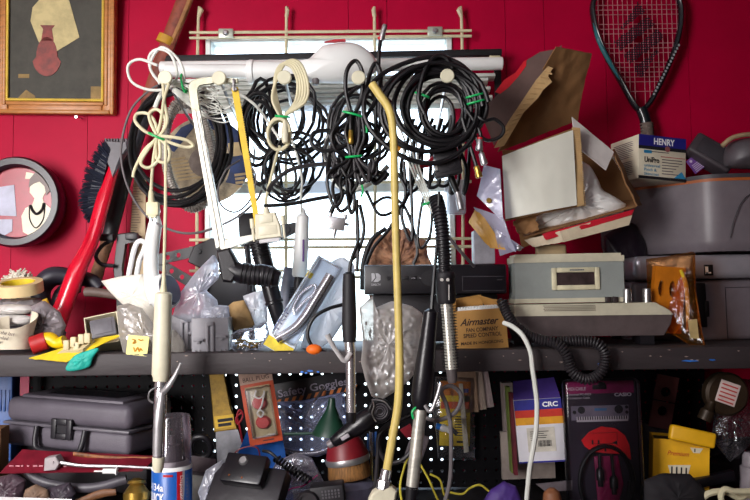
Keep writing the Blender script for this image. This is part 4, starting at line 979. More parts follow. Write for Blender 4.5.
m = MB(IMG(1.53)); m.pillow([(117, 306), (128, 303), (142, 308), (152, 322), (158, 330), (176, 330), (184, 342), (186, 354), (150, 358), (124, 354), (119, 334)], 12, 3, 12); m.build('bag', film('clear bag cream', (226, 222, 214), .45, .2, .65, .4), t, smooth=25)
T = FR(138, 345.5, 1.50, rot=2, pitch=8); m = MB(T); m.sheet((-11, -10.5, 0), (10.5, -9, 0), (10, 10.5, 0), (-11, 9.5, 0), th=.6, amp=.3, bend=lambda u, v: 1.0 * v * v); nt_ = m.build('sticky_note', mat('pale yellow note paper', (240, 232, 150), .7, dirt=.04), t, label='pale yellow sticky note')
m = MB(T)
for pts in ([(-6, -6), (-3, -5), (-5, -2), (-2, -3)], [(0, -6), (3, -5), (5, -6)], [(-4, 2), (-2, 6), (0, 2), (2, 6), (3, 3), (5, 5)]): m.tube([(p[0], p[1], 1.2) for p in pts], .55, 5)
m.build('handwriting', mat('orange pen', (230, 160, 40), .6), nt_)
t = thing('wire_hanger', 'white bent plastic rod loop standing beside the white shower head', 'rod', P(130, 300, 1.62))
m = MB(IMG(1.62)); m.tube([(125, 300, 0), (130, 268, 0), (135, 247, 0), (140, 241, 0), (145, 243, 0), (144, 250, 0), (139, 262, 0), (136, 282, 0), (134, 300, 0)], 2.6, 10); m.build('rod', WHPL, t)
t = thing('shower_head', 'white handheld shower head standing upright with chrome neck', 'shower head', P(160, 320, 1.58))
T = IMG(1.57)
m = MB(T); m.tube([(156, 214, 0), (155, 225, 0), (152, 244, 0), (151, 268, 0), (153, 288, 0), (158, 302, 0)], [3, 6.8, 7.6, 7.4, 8, 9], 18); m.build('handle', WHPL, t)
m = MB(T); m.lathe((157, 208, 0), (155.8, 222, 0), [(0, 3), (.3, 3.8), (.35, 2.8), (.8, 3.2), (1, 5)], 16); m.build('neck', CHROME, t)
m = MB(T); m.lathe((152, 296, 0), (172, 290, 8), [(0, 9), (.3, 16), (.8, 18), (1, 16.5)], 32); m.build('head', WHPL, t)
m = MB(T); m.lathe((171.5, 290, 8), (174.5, 289, 9), [(0, 15.5), (1, 14)], 28); m.build('spray_face', mat('dark grey blue spray face', (70, 70, 92), .35, metal=.4), t)
# grey bins
def bin_(label, x0, y0, x1, y1, d, dep, seed):
    t = thing('parts_bin', label, 'bin', P((x0 + x1) / 2, y1, d), 'grey plastic parts bins')
    T = FR((x0 + x1) / 2, (y0 + y1) / 2, d, rot=-.5, yaw=6); w = (x1 - x0) / 2; h = (y1 - y0) / 2
    m = MB(T); m.box(-w, -h, w, h, -2, 0, .5); m.box(-w, -h, -w + 2, h, -dep, -2, .5); m.box(w - 2, -h, w, h, -dep, -2, .5); m.box(-w, -h, w, h, -dep - 2, -dep, .5); m.box(-w + 2, h - 2, w - 2, h, -dep, -2); s_ = m.build('shell', GP, t)
    m = MB(T); m.box(-4, -h + 5, -1.2, h, 0, 2, .5); m.box(1.2, -h + 5, 4, h, 0, 2, .5); m.box(-3.5, -h + 4, 3.5, -h + 8, 0, 2.4, .6); m.build('latch_channel', GP, t)
    for sx in (-1, 1):
        m = MB(T); m.box(sx * w * .62 - 5, -1 - sx * 1.5, sx * w * .62 + 5, 1.8 - sx * 1.5, 0, 3.2, .7); m.box(sx * w * .62 - 2.2, 1 - sx * 1.5, sx * w * .62 + 1.4, 4 - sx * 1.5, 0, 2.6, .6); m.build('hook', GP, t)
        for q in (-3.2, 1.2):
            m = MB(T); m.box(sx * w * .7 + q, h - 8, sx * w * .7 + q + 2, h, 0, 1.8, .4); m.build('foot', GP, t)
    return t, T, w
b1, T, w = bin_('grey plastic parts bin in front, with white side sticker', 192, 318, 228, 357.5, 1.53, 46, 1)
m = MB(T); m.box(w, -6, w + .4, 4, -14, -5); m.build('sticker', mat('white sticker', (230, 230, 225), .6), b1)
bin_('grey plastic parts bin standing half hidden behind the front bin', 170, 315, 199, 354, 1.60, 36, 2)
blob('plastic_bag', 'clear plastic bag standing tall behind the grey parts bins', 'bag', 1.60, [(173, 316), (178, 296), (196, 272), (214, 254), (218, 262), (219, 278), (206, 290), (217, 300), (219, 314), (205, 322), (186, 322)], 10, MILKY, 3.2, 14, smooth=25)
blob('plastic_bag', 'white plastic bag sticking out of the front grey bin', 'bag', 1.57, [(200, 322), (202, 309), (211, 308), (218, 305), (229, 306), (230, 322)], 7, MILKY, 2, 15, smooth=25)
t = blob('cardboard_piece', 'torn brown cardboard piece behind the front grey bin', 'cardboard', 1.64, [(228, 306), (233, 302), (244, 300), (250, 312), (255, 325), (246, 330), (234, 330)], 4, mat('torn tan cardboard', (192, 156, 104), .8, dirt=.15), 1, 16)
blob('plastic_bag', 'white plastic wrap behind torn cardboard, left of the black tube', 'bag', 1.66, [(243, 296), (254, 292), (262, 290), (267, 306), (268, 322), (254, 328), (248, 312)], 8, WBAG, 2.5, 17, smooth=25)
t = thing('plastic_bag', 'clear bag of small yellow metal parts beside front grey bin', 'bag', P(247, 353, 1.54))
m = MB(IMG(1.55)); m.pillow([(231, 334), (240, 329), (256, 327), (267, 322), (270, 334), (266, 346), (252, 353), (236, 354), (230, 346)], 11, 3, 18); m.build('bag', CLEAR, t, smooth=25)
rnd = random.Random(18)
for i in range(14):
    x, y = rnd.uniform(236, 262), rnd.uniform(336, 350); a = rnd.uniform(0, 3.1); m = MB(IMG(1.55))
    m.tube([(x - 4 * math.cos(a), y - 2.5 * math.sin(a), rnd.uniform(-2, 4)), (x + 4 * math.cos(a), y + 2.5 * math.sin(a), rnd.uniform(-2, 4))], rnd.uniform(.7, 1.5), 6, 1); m.build('metal_part', BRASS, t)
# perforated black brackets
BM = mat('black painted steel', (28, 25, 32), .45, dirt=.12)
t = thing('perforated_bracket', 'black perforated steel bracket arms standing before the red wall', 'bracket', P(190, 300, 1.74))
T = IMG(1.74)
def strip(m, a, b, w, n0, n1, holes, hr):
    dx, dy = b[0] - a[0], b[1] - a[1]; l = math.hypot(dx, dy); ang = math.atan2(dy, dx)
    M_ = Matrix.Translation((a[0], a[1], 0)) @ Matrix.Rotation(ang, 4, 'Z')
    cells = []; cuts = [0.0]
    for h in holes: cuts += [h - w / 2, h + w / 2]
    for i, h in enumerate(holes): cells.append((h, 0, w / 2, w / 2, hr))
    m.holed(cells, w / 2, hr, n0, n1, M_)
    seg_ = [(0, holes[0] - w / 2)] + [(holes[i] + w / 2, holes[i + 1] - w / 2) for i in range(len(holes) - 1)] + [(holes[-1] + w / 2, l)]
    for q in seg_:
        if q[1] > q[0] + .1: m.box(q[0], -w / 2, q[1], w / 2, n0, n1, 0, M=M_)
m = MB(T); strip(m, (156, 260), (206, 249), 10.5, -2, 1, [12, 23], 2.6); m.build('arm', BM, t, smooth=30)
m = MB(IMG(1.75)); strip(m, (156, 262), (206, 291), 10.5, -2, 1, [18, 30], 2.6); m.build('arm', BM, t, smooth=30)
m = MB(IMG(1.735)); m.poly([(188, 262), (194, 246), (212, 238), (222, 240), (218, 262), (200, 268)], -3, 2, 1); m.lathe((200, 252, 2), (200, 252, 4), [(0, 2.4), (1, 2)], 12); m.build('plate', BM, t)
m = MB(IMG(1.76)); m.poly([(202, 282), (236, 266), (254, 284), (258, 304), (240, 340), (206, 340)], -8, 0, 1.5); m.build('stand', mat('dark blue grey plastic', (26, 26, 36), .45), t)
t = thing('clamp_base', 'black metal clamp standing left behind the white shower head', 'clamp', P(120, 300, 1.76))
m = MB(IMG(1.78)); m.poly([(118, 234), (134, 232), (140, 236), (140, 240), (126, 243), (122, 270), (126, 312), (118, 312), (114, 270)], -5, 3, 1.2); m.build('body', BM, t)
m = MB(IMG(1.76)); m.box(100, 234, 114, 241, -3, 3, 1); m.build('jaw', BM, t); m = MB(IMG(1.76)); m.box(126, 233, 138, 240, -3, 3, 1); m.build('jaw', BM, t); m = MB(IMG(1.76)); m.tube([(112, 240, 0), (102, 246, 0), (96, 256, 0), (101, 264, 0), (114, 266, 0)], 2, 8); m.build('spring', BM, t)
t = thing('black_block', 'dark device block standing against the window behind hacksaw blade', 'device', P(247, 270, 1.72))
m = MB(FR(247, 226, 1.72, rot=-3)); m.box(-8, -13, 8, 20, -10, 4, 1.5); m.build('case', BLKMAT, t); 
m = MB(IMG(1.715)); m.poly([(255, 234), (276, 226), (298, 222), (297, 232), (276, 242), (256, 246)], -4, 3, 1); m.lathe((287, 230, 2), (287, 230, 5), [(0, 4), (1, 3.4)], 14); m.build('arm', BM, t)
m = MB(IMG(1.72)); m.tube([(247, 246, 0), (250, 280, 0), (252, 340, 0)], 3, 8); m.build('post', BM, t)
# black tube
t = thing('black_tube', 'black ribbed tube nozzle leaning down behind the hacksaw grip', 'tube', P(281, 330, 1.58))
T = IMG(1.60)
m = MB(T); m.ribbed([(259, 243, 0), (261, 252, 0), (263, 258, 0)], 9, 10, 3, 18); m.build('collar', BLACK, t)
m = MB(T); m.lathe((262, 256, 0), (281, 328, 0), [(0, 9.3), (.3, 9.0), (.31, 9.8), (.36, 9.8), (.37, 8.8), (.62, 8.4), (.63, 9.2), (.66, 9.2), (.67, 8), (.98, 6.5), (1, 5.6)], 24); m.build('barrel', BLKPL, t)
m = MB(IMG(1.70)); m.lathe((292, 268, 0), (284, 318, 0), [(0, 8), (1, 8)], 18); one('grey_tube', 'dull grey tube leaning behind black ribbed tube by the window', 'tube', m, mat('dull grey blue plastic', (120, 124, 140), .5))
# blister pack with chrome tube
t = thing('blister_pack', 'blue white blister pack with bent chrome tube, leaning on shelf', 'package', P(280, 356, 1.52))
T = FR(304, 307, 1.55, rot=30, pitch=14)
m = MB(T); m.box(-15.5, -54, 13.5, 52, -.8, .3, .2); cd = m.build('card', mat('pale blue printed card', (212, 226, 238), .45, dirt=.05), t)
YP = mat('yellow print', (232, 206, 30), .5)
m = MB(T); m.box(-15.4, 41, 13.4, 51.8, .3, .8); m.build('yellow_band', YP, cd)
m = MB(T); m.box(-15.4, -34, -9, -28, .3, .8); m.build('yellow_corner', YP, cd)
text(T, 'TRIP', -9.5, 22, 6, .4, mat('blue lettering', (44, 66, 140), .5), cd, w=27, rot=-90)
m = MB(T); m.tube([(7, -40, 5), (7, -10, 5), (6.5, 12, 5), (3, 26, 5), (-6, 42, 5)], [4.8, 4.8, 4.8, 4.6, 4.6], 14); m.tube([(-3, 12, 4), (-8, 6, 4), (-9, -8, 4), (-6, -18, 4), (-1, -24, 4), (2, -16, 4), (-2, -4, 4), (-4, 8, 4)], 1.5, 10); m.build('chrome_tube', CHROME, t, label='bent chrome tube')
m = MB(T); m.box(-13, -52, 12.5, 40, .4, 9.5, 3); m.build('clear_cover', film('clear blister', (240, 244, 250), .0, .25, .2), t)
blob('plastic_bag', 'white plastic bag standing between blister pack and black curling iron', 'bag', 1.60, [(322, 284), (330, 262), (342, 256), (354, 264), (356, 284), (344, 322), (332, 340), (318, 350), (300, 352), (306, 322)], 10, film('white bag 2', (244, 245, 250), .85, .3, .9, .2), 3, 21, smooth=30)
cable('cord', 'black cord looping on shelf beside the orange foam plug', 1.53, [(345, 304, 0), (328, 309, 4), (314, 318, 6), (308, 334, 6), (314, 347, 6), (326, 352, 4)], 1.8, CABLE)
m = MB(IMG(1.50)); m.ball((314, 349.5, 0), (8, 5.3, 5.5), 20, 12); one('foam_plug', 'small orange oval plug lying at the front shelf edge', 'plug', m, mat('orange foam', (244, 112, 24), .55, dirt=.04))
blob('plastic_bag', 'clear crumpled plastic bag hanging over the shelf edge at centre', 'bag', 1.47, [(359, 308), (372, 296), (375, 308), (392, 301), (412, 306), (423, 314), (421, 340), (419, 367), (408, 382), (394, 392), (382, 400), (372, 397), (366, 382), (361, 362), (363, 340)], 15, BAG2, 7, 23, rings=22, seg=96, smooth=80, freq=.075)
# receiver
t = thing('satellite_receiver', 'flat black satellite receiver box lying across shelf middle', 'receiver', P(435, 294, 1.64))
T = FR(435, 279, 1.60, rot=.3)
m = MB(T); m.box(-71, -14.5, 71.5, 15, -92, 0, 1.5); m.build('case', mat('satin black casing', (32, 29, 34), .4, bump=.05, bscale=300), t)
m = MB(T); m.box(-70.5, -14, 71, 14.5, -1, 1.2, 1); fc = m.build('front_panel', mat('black front panel', (26, 24, 30), .35), t)
m = MB(T); m.poly([(-59.4, -6), (-57, -6), (-54.4, -4), (-54.4, .6), (-57, 2.6), (-61.5, 2.6), (-58.6, -1.6)], 1.2, 1.6); m.build('logo_mark', mat('silver print', (190, 190, 196), .4), fc)
m = MB(T); m.poly([(-63.4, -6), (-60.6, -6), (-59.6, -1.7), (-63.4, 2.6)], 1.2, 1.6); m.build('logo_mark', mat('silver print', (0, 0, 0)), fc)
text(T, 'DIRECTV', -59, 6.2, 2.0, 1.2, mat('silver print', (0, 0, 0)), fc, w=9)
m = MB(T); m.lathe((-46, -1, 1), (-46, -1, 2), [(0, 2.4), (1, 2.2)], 16); m.build('button', BLACK, t)
for i in range(4): m = MB(T); m.box(-41.5 + i * 8, -3.2, -34.2 + i * 8, .8, 1, 2, .5); bt = m.build('button', BLKMAT, t); [text(T, q, -37.8 + i * 8, -.4, 1.1, 2, mat('silver print', (0, 0, 0)), bt, w=4.4) for q in ((), (), ('GUIDE',), ('MENU',))[i]]
m = MB(T); m.lathe((-6, -1, 1), (-6, -1, 2.2), [(0, 8.4), (1, 8)], 28); m.lathe((-6, -1, 2), (-6, -1, 3), [(0, 3.4), (1, 3.2)], 20); m.build('direction_pad', BLKMAT, t)
m = MB(T)
for q in ((27, -2.5, 69, -1.9), (27, 11.5, 69, 12.1), (27, -2.5, 27.6, 12)): m.box(q[0], q[1], q[2], q[3], 1, 1.6)
m.box(62, .6, 67, 1.6, 1, 1.7); m.build('door_line', mat('grey seam', (66, 62, 68), .5), t)
t = one('black_carton', 'black carton lying under the satellite receiver behind clear bag', 'box', (lambda m: (m.box(-62, -1, 66, 47, -85, -22, 1), m)[1])(MB(FR(435, 295.5, 1.60, rot=.3))), mat('black carton', (34, 30, 36), .6))
blob('paper_parcel', 'tan and brown crumpled paper bag behind the satellite receiver', 'bag', 1.77, [(364, 276), (366, 246), (376, 232), (384, 236), (391, 222), (400, 230), (408, 226), (414, 238), (426, 240), (428, 256), (436, 272), (430, 300), (370, 300)], 7, mat('brown tan crumpled paper', (196, 146, 112), .7, dscale=30, col2=(66, 34, 44)), 5, 24, smooth=15, freq=.25)
m = MB(IMG(1.72)); m.tube([(363, 290, 0), (364, 262, 0), (372, 240, 0), (386, 228, 0)], [3.4, 3, 2.6, 2], 10); one('black_strap', 'black curved strap standing behind the receiver left of yellow hose', 'strap', m, BLACK)
m = MB(FR(455, 193, 1.84)); m.box(-10, -14, 11, 21, -12, 0, 2); one('clear_box', 'clear plastic box hanging on the wire rack right of window', 'box', m, film('frosted clear box', (225, 225, 232), .35, .3, .7))
# fan control carton
t = thing('fan_control_carton', 'small open brown carton with fan company print', 'box', P(482, 348, 1.53))
T = FR(482, 329, 1.53, rot=-3.5)
FCARD = mat('golden brown carton', (186, 138, 72), .75, dirt=.1, dscale=10)
m = MB(T); m.box(-26, -19.5, 25, 20, -1, 0, .3); m.box(-26, -19.5, -25, 20, -34, -1); m.box(24, -19.5, 25, 20, -34, -1); m.box(-26, -19.5, 25, 20, -35, -34); m.box(-25, 19, 24, 20, -34, -1); bx = m.build('carton_walls', FCARD, t)
m = MB(T); m.sheet((-24, -31, -30), (6, -34, -30), (8, -20, -34), (-25, -20, -34), th=.9, amp=1); m.sheet((2, -33, -24), (26, -25, -10), (24, -18, -8), (10, -22, -34), th=.9, amp=1); m.sheet((-25, -31, -30), (-22, -32, -20), (-25, -19, -4), (-26, -19, -32), th=.9, amp=.5); m.build('flap', FCARD, t)
m = MB(T); m.box(-22, -22, 20, -4, -28, -8, 1.5)
for i in range(14): m.box(-21 + i * 2.9, -23, -19.4 + i * 2.9, -20, -26, -7.4, .4)
m.build('white_insert', WHPL, t, label='white ribbed unit inside')
PI = mat('dark brown carton print', (52, 34, 24), .75, dirt=0)
for s_, x, y, h, w, sh in (('Airmaster', -3, -4.5, 7, 39, .45), ('FAN COMPANY', 0, 2.2, 4, 32, 0), ('SPEED CONTROL', 0, 7.6, 4, 38, 0), ('MADE IN HONGKONG', -1, 14.6, 3, 42, 0)): text(T, s_, x, y, h, .2, PI, bx, w=w, shear=sh, bold=.02)
# coiled phone cord
t = thing('coiled_cord', 'black coiled handset cord drooping over the shelf edge', 'cable', P(580, 380, 1.49))
m = MB(IMG(1.48)); m.helix([(505, 300, -20), (509, 312, -16), (516, 325, -10), (530, 336, -6), (545, 341, -2), (557, 344, 2), (565, 354, 5), (571, 371, 5), (585, 379, 5), (599, 372, 5), (604, 356, 5), (597, 344, 3), (580, 341, -4), (560, 343, -12)], 4.4, 2.9, 1.35, 6, 9); m.build('coil', CABLE2, t)
# radio and desk unit
CG = mat('warm grey cream plastic', (206, 200, 176), .42, dirt=.08)
t = thing('desk_unit', 'low cream desk unit with two silver knobs under the radio', 'desk unit', P(593, 337, 1.6))
T = FR(594, 317, 1.56)
m = MB(T); m.poly([(-79, -13), (62, -14), (76, -6), (80, -1.5), (-79, -1.5)], -52, 0, 1.2); s_ = m.build('top_shell', CG, t)
m = MB(T); m.poly([(-79, -1.5), (79.5, -1.5), (77, 8), (70, 19), (-74, 19), (-78, 10)], -50, -1, 1); m.build('base', mat('brown grey plastic base', (88, 76, 76), .5), t)
for q in ((-74, -48), (54, -48), (-60, -16), (46, -16)): m = MB(T); m.box(q[0], 18, q[0] + 14, 28, q[1], q[1] + 14); m.build('foot', BLACK, t)
m = MB(T)
for r in range(4):
    for c in range(26): m.box(-50 + c * 2 + (r % 2), -12 + r * 1.6, -49 + c * 2 + (r % 2), -11 + r * 1.6, -1, .5)
m.build('speaker_slots', mat('brown slot', (90, 74, 66), .6), s_)
for x in (37, 57):
    m = MB(T); m.lathe((x, -14, -10), (x, -28, -10), [(0, 5), (.1, 5), (.12, 4.6), (.9, 4.6), (1, 4)], 24); m.build('knob', mat('silver knob', (206, 206, 204), .25, metal=.9), t)
for x in (17, 24):
    m = MB(T); m.box(x - 3, -20, x + 3, -14, -12, -6, 1); m.build('button', mat('dark brown button', (58, 46, 46), .5), t)
t = thing('clock_radio', 'grey cloth fronted clock radio with framed display on desk unit', 'radio', P(572, 303, 1.62))
T = FR(572, 280, 1.58, rot=-.4)
m = MB(T)
out = [(-57, 0), (52, 0), (56, -10), (57, -30), (52, -50), (-52, -50), (-58, -30)]
def plan(m, pts, y0, y1):
    n = len(pts); vs = [(p[0], y0, p[1]) for p in pts] + [(p[0], y1, p[1]) for p in pts]
    m.loc(vs, [tuple(range(n)), tuple(range(2 * n - 1, n - 1, -1))] + [(i, (i + 1) % n, n + (i + 1) % n, n + i) for i in range(n)])
plan(m, out, -18, 18); m.build('speaker_body', mat('grey speaker cloth', (146, 152, 148), .75, dirt=.05, bump=.3, bscale=700), t)
m = MB(T); plan(m, [(p[0] * 1.015, p[1] + 1 if p[1] > -1 else p[1] - 1) for p in out], -24, -18); plan(m, [(p[0] * .97, p[1] * .95 - 2) for p in out], -26.5, -24); m.build('lid', CG, t)
m = MB(T); plan(m, [(p[0] * 1.01, p[1] + 1 if p[1] > -1 else p[1]) for p in out], 18, 22.5); m.build('bottom_trim', CG, t)
m = MB(T); frame_ring(m, -20.5, -12.5, 27.5, 10, 5, -1, 2.4, 1.2); fr2 = m.build('display_frame', mat('pale cream plastic', (226, 218, 184), .4), t)
m = MB(T); m.box(-16, -8, 23, 6, -1, .8); m.build('display', mat('dark brown display', (66, 54, 54), .2, dirt=.2, dscale=40), t)
m = MB(T)
for i in range(9): m.box(-2.5 + i * 1.6, -10.6, -1.3 + i * 1.6, -9.3, 2.2, 2.7)
m.build('small_print', mat('grey blue print', (96, 104, 120), .6), fr2)
m = MB(T); m.box(-32, -37, -1, -25, -20, -12, 2.5, 3); m.build('top_bar', mat('tan beige plastic', (170, 148, 112), .5), t)
# ================================================================= right side of the upper shelf
PLG = mat('grey appliance plastic', (112, 104, 110), .38, dirt=.06, bump=.05, bscale=400)
# lower printer with silver lid
t = thing('grey_printer', 'grey printer with silver lid, lower of two stacked on right shelf end', 'printer', P(745, 345, 1.7))
T = FR(745, 312, 1.70, rot=-.5)
m = MB(T); m.box(-112, -33, 120, 28, -84, -2, 6, 3); bd = m.build('body', PLG, t)
m = MB(T); m.box(-52, -30, -38, 14, -4, .5, 1); m.box(-40, -12, -36, 4, 0, 1.5, .5); m.build('paper_recess', mat('black recess', (20, 18, 22), .5), t)
m = MB(T); m.box(-18, -24, -17.4, 26, -2.2, -1.4); m.box(-18, -25, 100, -24.4, -2.2, -1.4); m.build('panel_seam', mat('dark seam', (52, 48, 54), .5), bd)
T = FR(745, 266, 1.69, rot=-.5)
m = MB(T); m.box(-112, -12, 120, 12, -82, 4, 7, 4); ld = m.build('lid', mat('silver plastic', (178, 174, 182), .28, metal=.45, dirt=.06), t, label='silver lid')
m = MB(T); m.box(-43, -2, -34, 9, 3, 5, .8); la = m.build('latch', mat('black recess', (0, 0, 0)), t)
m = MB(T); m.box(-42, 0, -39.5, 7, 5, 6); m.box(-42, 5.5, -37, 7, 5, 6); m.build('latch_mark', WINK, la)
# upper printer, corner towards the room
t = thing('grey_printer', 'big grey rounded printer with orange edge line, top of the stack', 'printer', P(700, 253, 1.75))
T = FR(708, 250, 1.67)
def planz(m, pts, z0, z1, close=True):
    n = len(pts); vs = [(p[0], z0, p[1]) for p in pts] + [(p[0], z1, p[1]) for p in pts]
    m.loc(vs, [tuple(range(n)), tuple(range(2 * n - 1, n - 1, -1))] + [(i, (i + 1) % n, n + (i + 1) % n, n + i) for i in range(n)])
cor = [(-78 + 74 * a, -92 + 76 * a) for a in (0, .25, .5, .75, .93)] + [(0, -10), (8, -4), (18, -1)] + [(60, 3), (112, 4), (112, -98), (-78, -98)]
def ins(f, g=0): cx, cy = 25, -65; return [(cx + (p[0] - cx) * f, cy + (p[1] - cy) * f) for p in cor]
m = MB(T); levels = [(1, .93), (-3, .97), (-10, .992), (-40, 1.0), (-70, .995)]
n = len(cor); vs = []; fs = []
for z, f in levels: vs += [(p[0], z, p[1]) for p in ins(f)]
for r in range(len(levels) - 1):
    for i in range(n): fs.append((r * n + i, r * n + (i + 1) % n, r * n + n + (i + 1) % n, r * n + n + i))
fs += [tuple(range(n)), tuple(range(len(vs) - 1, len(vs) - n - 1, -1))]
m.loc(vs, fs); m.build('body', PLG, t)
m = MB(T); planz(m, ins(1.0), -73, -70); m.build('edge_line', mat('orange brown edge', (176, 92, 36), .5), t, label='orange edge line')
m = MB(T); planz(m, ins(1.005), -76, -73); planz(m, ins(.97), -77.5, -76); m.build('top_cover', mat('dark grey cover', (62, 58, 64), .5), t)
m = MB(T); m.tube([(22, -12, 1.4), (26, -30, 3), (38, -52, 3.6), (60, -60, 4)], .5, 6); m.build('panel_seam', mat('dark seam', (0, 0, 0)), t)
# patch compound carton
t = thing('patch_carton', 'navy and white printed carton standing on the upper grey printer', 'box', P(655, 180, 1.72))
T = FR(662, 158, 1.70, rot=3, yaw=15)
HB = mat('cream carton', (222, 214, 190), .6, dirt=.06)
m = MB(T); m.box(-27, -22, 28, 22.5, -50, 0, .4); bx = m.build('carton', HB, t)
NAVY = mat('navy print', (36, 34, 128), .5, dirt=.05)
m = MB(T); m.box(-27, -22, 28, -11, 0, .3); m.build('navy_band', NAVY, bx)
m = MB(T); m.box(-27, -11, 28, -7.6, 0, .3); m.box(-27, 19.6, 28, 22.5, 0, .3); m.build('black_band', INK, bx)
m = MB(T); m.lathe((6, -9.4, 0), (6, -9.4, .8), [(0, 2.9), (1, 2.8)], 20); m.build('round_seal', mat('red grey seal', (150, 90, 90), .5), bx)
m = MB(T); m.box(-21, -6.6, -12, -3.6, 0, .3); m.poly([(14, 19.5), (23, 12.5), (28, 19.5)], 0, .3); m.build('cyan_patch', mat('cyan print', (52, 150, 200), .5), bx)
m = MB(T); m.box(-1.5, -1.5, 27, -.9, 0, .3); m.build('red_rule', mat('red rule', (190, 40, 60), .6), bx)
text(T, 'HENRY', 2, -13.2, 6.6, .4, WINK, bx, w=24, bold=.02)
text(T, 'UniPro', -12, 5.6, 5.6, .4, INK, bx, w=17, bold=.015)
CY = mat('cyan lettering', (56, 150, 196), .5)
for i, s_ in enumerate(('universal', 'Patch &', 'Skimcoat')): text(T, s_, -21 if i < 2 else -21, 10.2 + i * 4.3, 3, .4, CY, bx, w=(18, 14, 17)[i], align='LEFT')
rnd = random.Random(6); m = MB(T)
for i in range(6): m.box(0, 1.2 + i * 2.9, rnd.uniform(13, 26), 2 + i * 2.9, 0, .3)
m.box(-14, -6, 8, -5.2, 0, .3)
for i in range(9):
    for g in (0, 1):
        y = -17 + i * 1.9 + g * 20
        if y < 18: m.loc([(-27.2, y, -44), (-27.2, y, -8 - rnd.uniform(0, 12)), (-27.2, y + .8, -8), (-27.2, y + .8, -44)], [(0, 1, 2, 3)])
m.build('small_print', mat('grey small print', (104, 92, 100), .7), bx)
# speaker, card, capped jar on the printer
t = thing('speaker', 'small dark grey wedge speaker lying tilted on the upper printer', 'speaker', P(715, 168, 1.66))
T = FR(715, 152, 1.69, rot=36, yaw=-6, pitch=12)
m = MB(T); m.box(-24, -12, 22, 12, -22, 0, 3, 3); m.build('case', mat('charcoal plastic', (66, 58, 64), .5, bump=.1, bscale=300), t)
m = MB(T); m.box(-17.5, -8, 18, 8, -.5, 1, .8); m.build('grille', mat('dark grey grille', (50, 45, 52), .7, bump=.4, bscale=900), t)
t = thing('purple_card', 'purple printed card with pink sticker between carton and speaker', 'card', P(696, 172, 1.72))
T = FR(697, 163, 1.72, rot=-36); m = MB(T); m.box(-8, -8, 8, 8, -1, 0, .3); cd = m.build('card', mat('purple card', (112, 66, 150), .5), t)
m = MB(T)
for i in range(5): m.box(-6, -1 + i * 1.8, 6, -.2 + i * 1.8, 0, .3)
m.lathe((-4, -5, 0), (-4, -5, .4), [(0, 1.4), (1, 1.4)], 12); m.lathe((3, -5, 0), (3, -5, .4), [(0, 1.4), (1, 1.4)], 12); m.build('white_print', mat('pale lilac print', (210, 190, 220), .6), cd)
m = MB(FR(693, 152, 1.715)); m.ball((0, 0, 0), (3.2, 2.6, 1.5), 14, 8); m.build('pink_sticker', mat('pink sticker', (250, 120, 110), .5), t, label='pink round sticker')
t = thing('capped_tub', 'grey rounded tub with beige rim at the right end of printer top', 'tub', P(742, 168, 1.68))
m = MB(IMG(1.67)); m.pillow([(724, 160), (727, 146), (736, 140), (752, 138), (768, 142), (774, 160), (770, 168), (730, 168)], 22, 0, 1, 8, 40, False); m.build('shell', mat('grey tub plastic', (92, 86, 92), .45), t)
m = MB(IMG(1.64)); m.tube([(722, 146, 0), (732, 138, 2), (750, 135, 3), (768, 138, 3)], 2.4, 8); m.build('rim', mat('beige rim', (176, 152, 118), .5), t)
# amber bag with orange wooden part
t = thing('amber_bag', 'amber plastic bag holding an orange wooden handle, by the desk unit', 'bag', P(678, 346, 1.53))
T = IMGX(1.60)
m = MB(T); m.pillow([(646, 259), (670, 256), (695, 251), (696, 290), (702, 330), (706, 349), (690, 345), (676, 336), (660, 330), (648, 300)], 7, 1.5, 33, 10, 64, tilt=(.55, .2)); m.build('bag', film('amber film', (210, 150, 30), .06, .12, .3, .2), t, smooth=25)
T = FR(0, 0, 1.60); T = IMG(1.60); m = MB(T)
M_ = Matrix.Translation((668, 300, 0)) @ Matrix.Rotation(R(4), 4, 'Z')
m.holed([(-9, -11, 5, 12, 3.2, 2.6), (2, -11, 6, 12, 3.2, 2.6)], 5, 3.2, -5, 4, M_); m.box(-16, -33, 14, -23, -5, 4, 0, M=M_); m.box(-16, 1, 14, 33, -5, 4, 0, M=M_); m.box(-16, -23, -14, 1, -5, 4, 0, M=M_); m.box(8, -23, 14, 1, -5, 4, 0, M=M_)
m.build('wooden_handle', mat('orange varnished wood', (206, 120, 24), .35, dirt=.12, coat=.3), t, label='orange wooden handle', smooth=30)
m = MB(T); m.tube([(679, 270, 4), (684, 284, 4), (686, 306, 4), (686, 332, 3)], [1.5, 2.4, 2, 1.4], 8); m.build('yellow_edge', mat('yellow wood edge', (240, 205, 30), .35), t)
m = MB(IMG(1.545)); m.sheet((688, 320, 0), (697, 319, 0), (699, 339, 0), (690, 338, 0), th=.5, amp=.3); m.build('tag', mat('cream tag', (206, 180, 122), .7), t, label='cream tag')

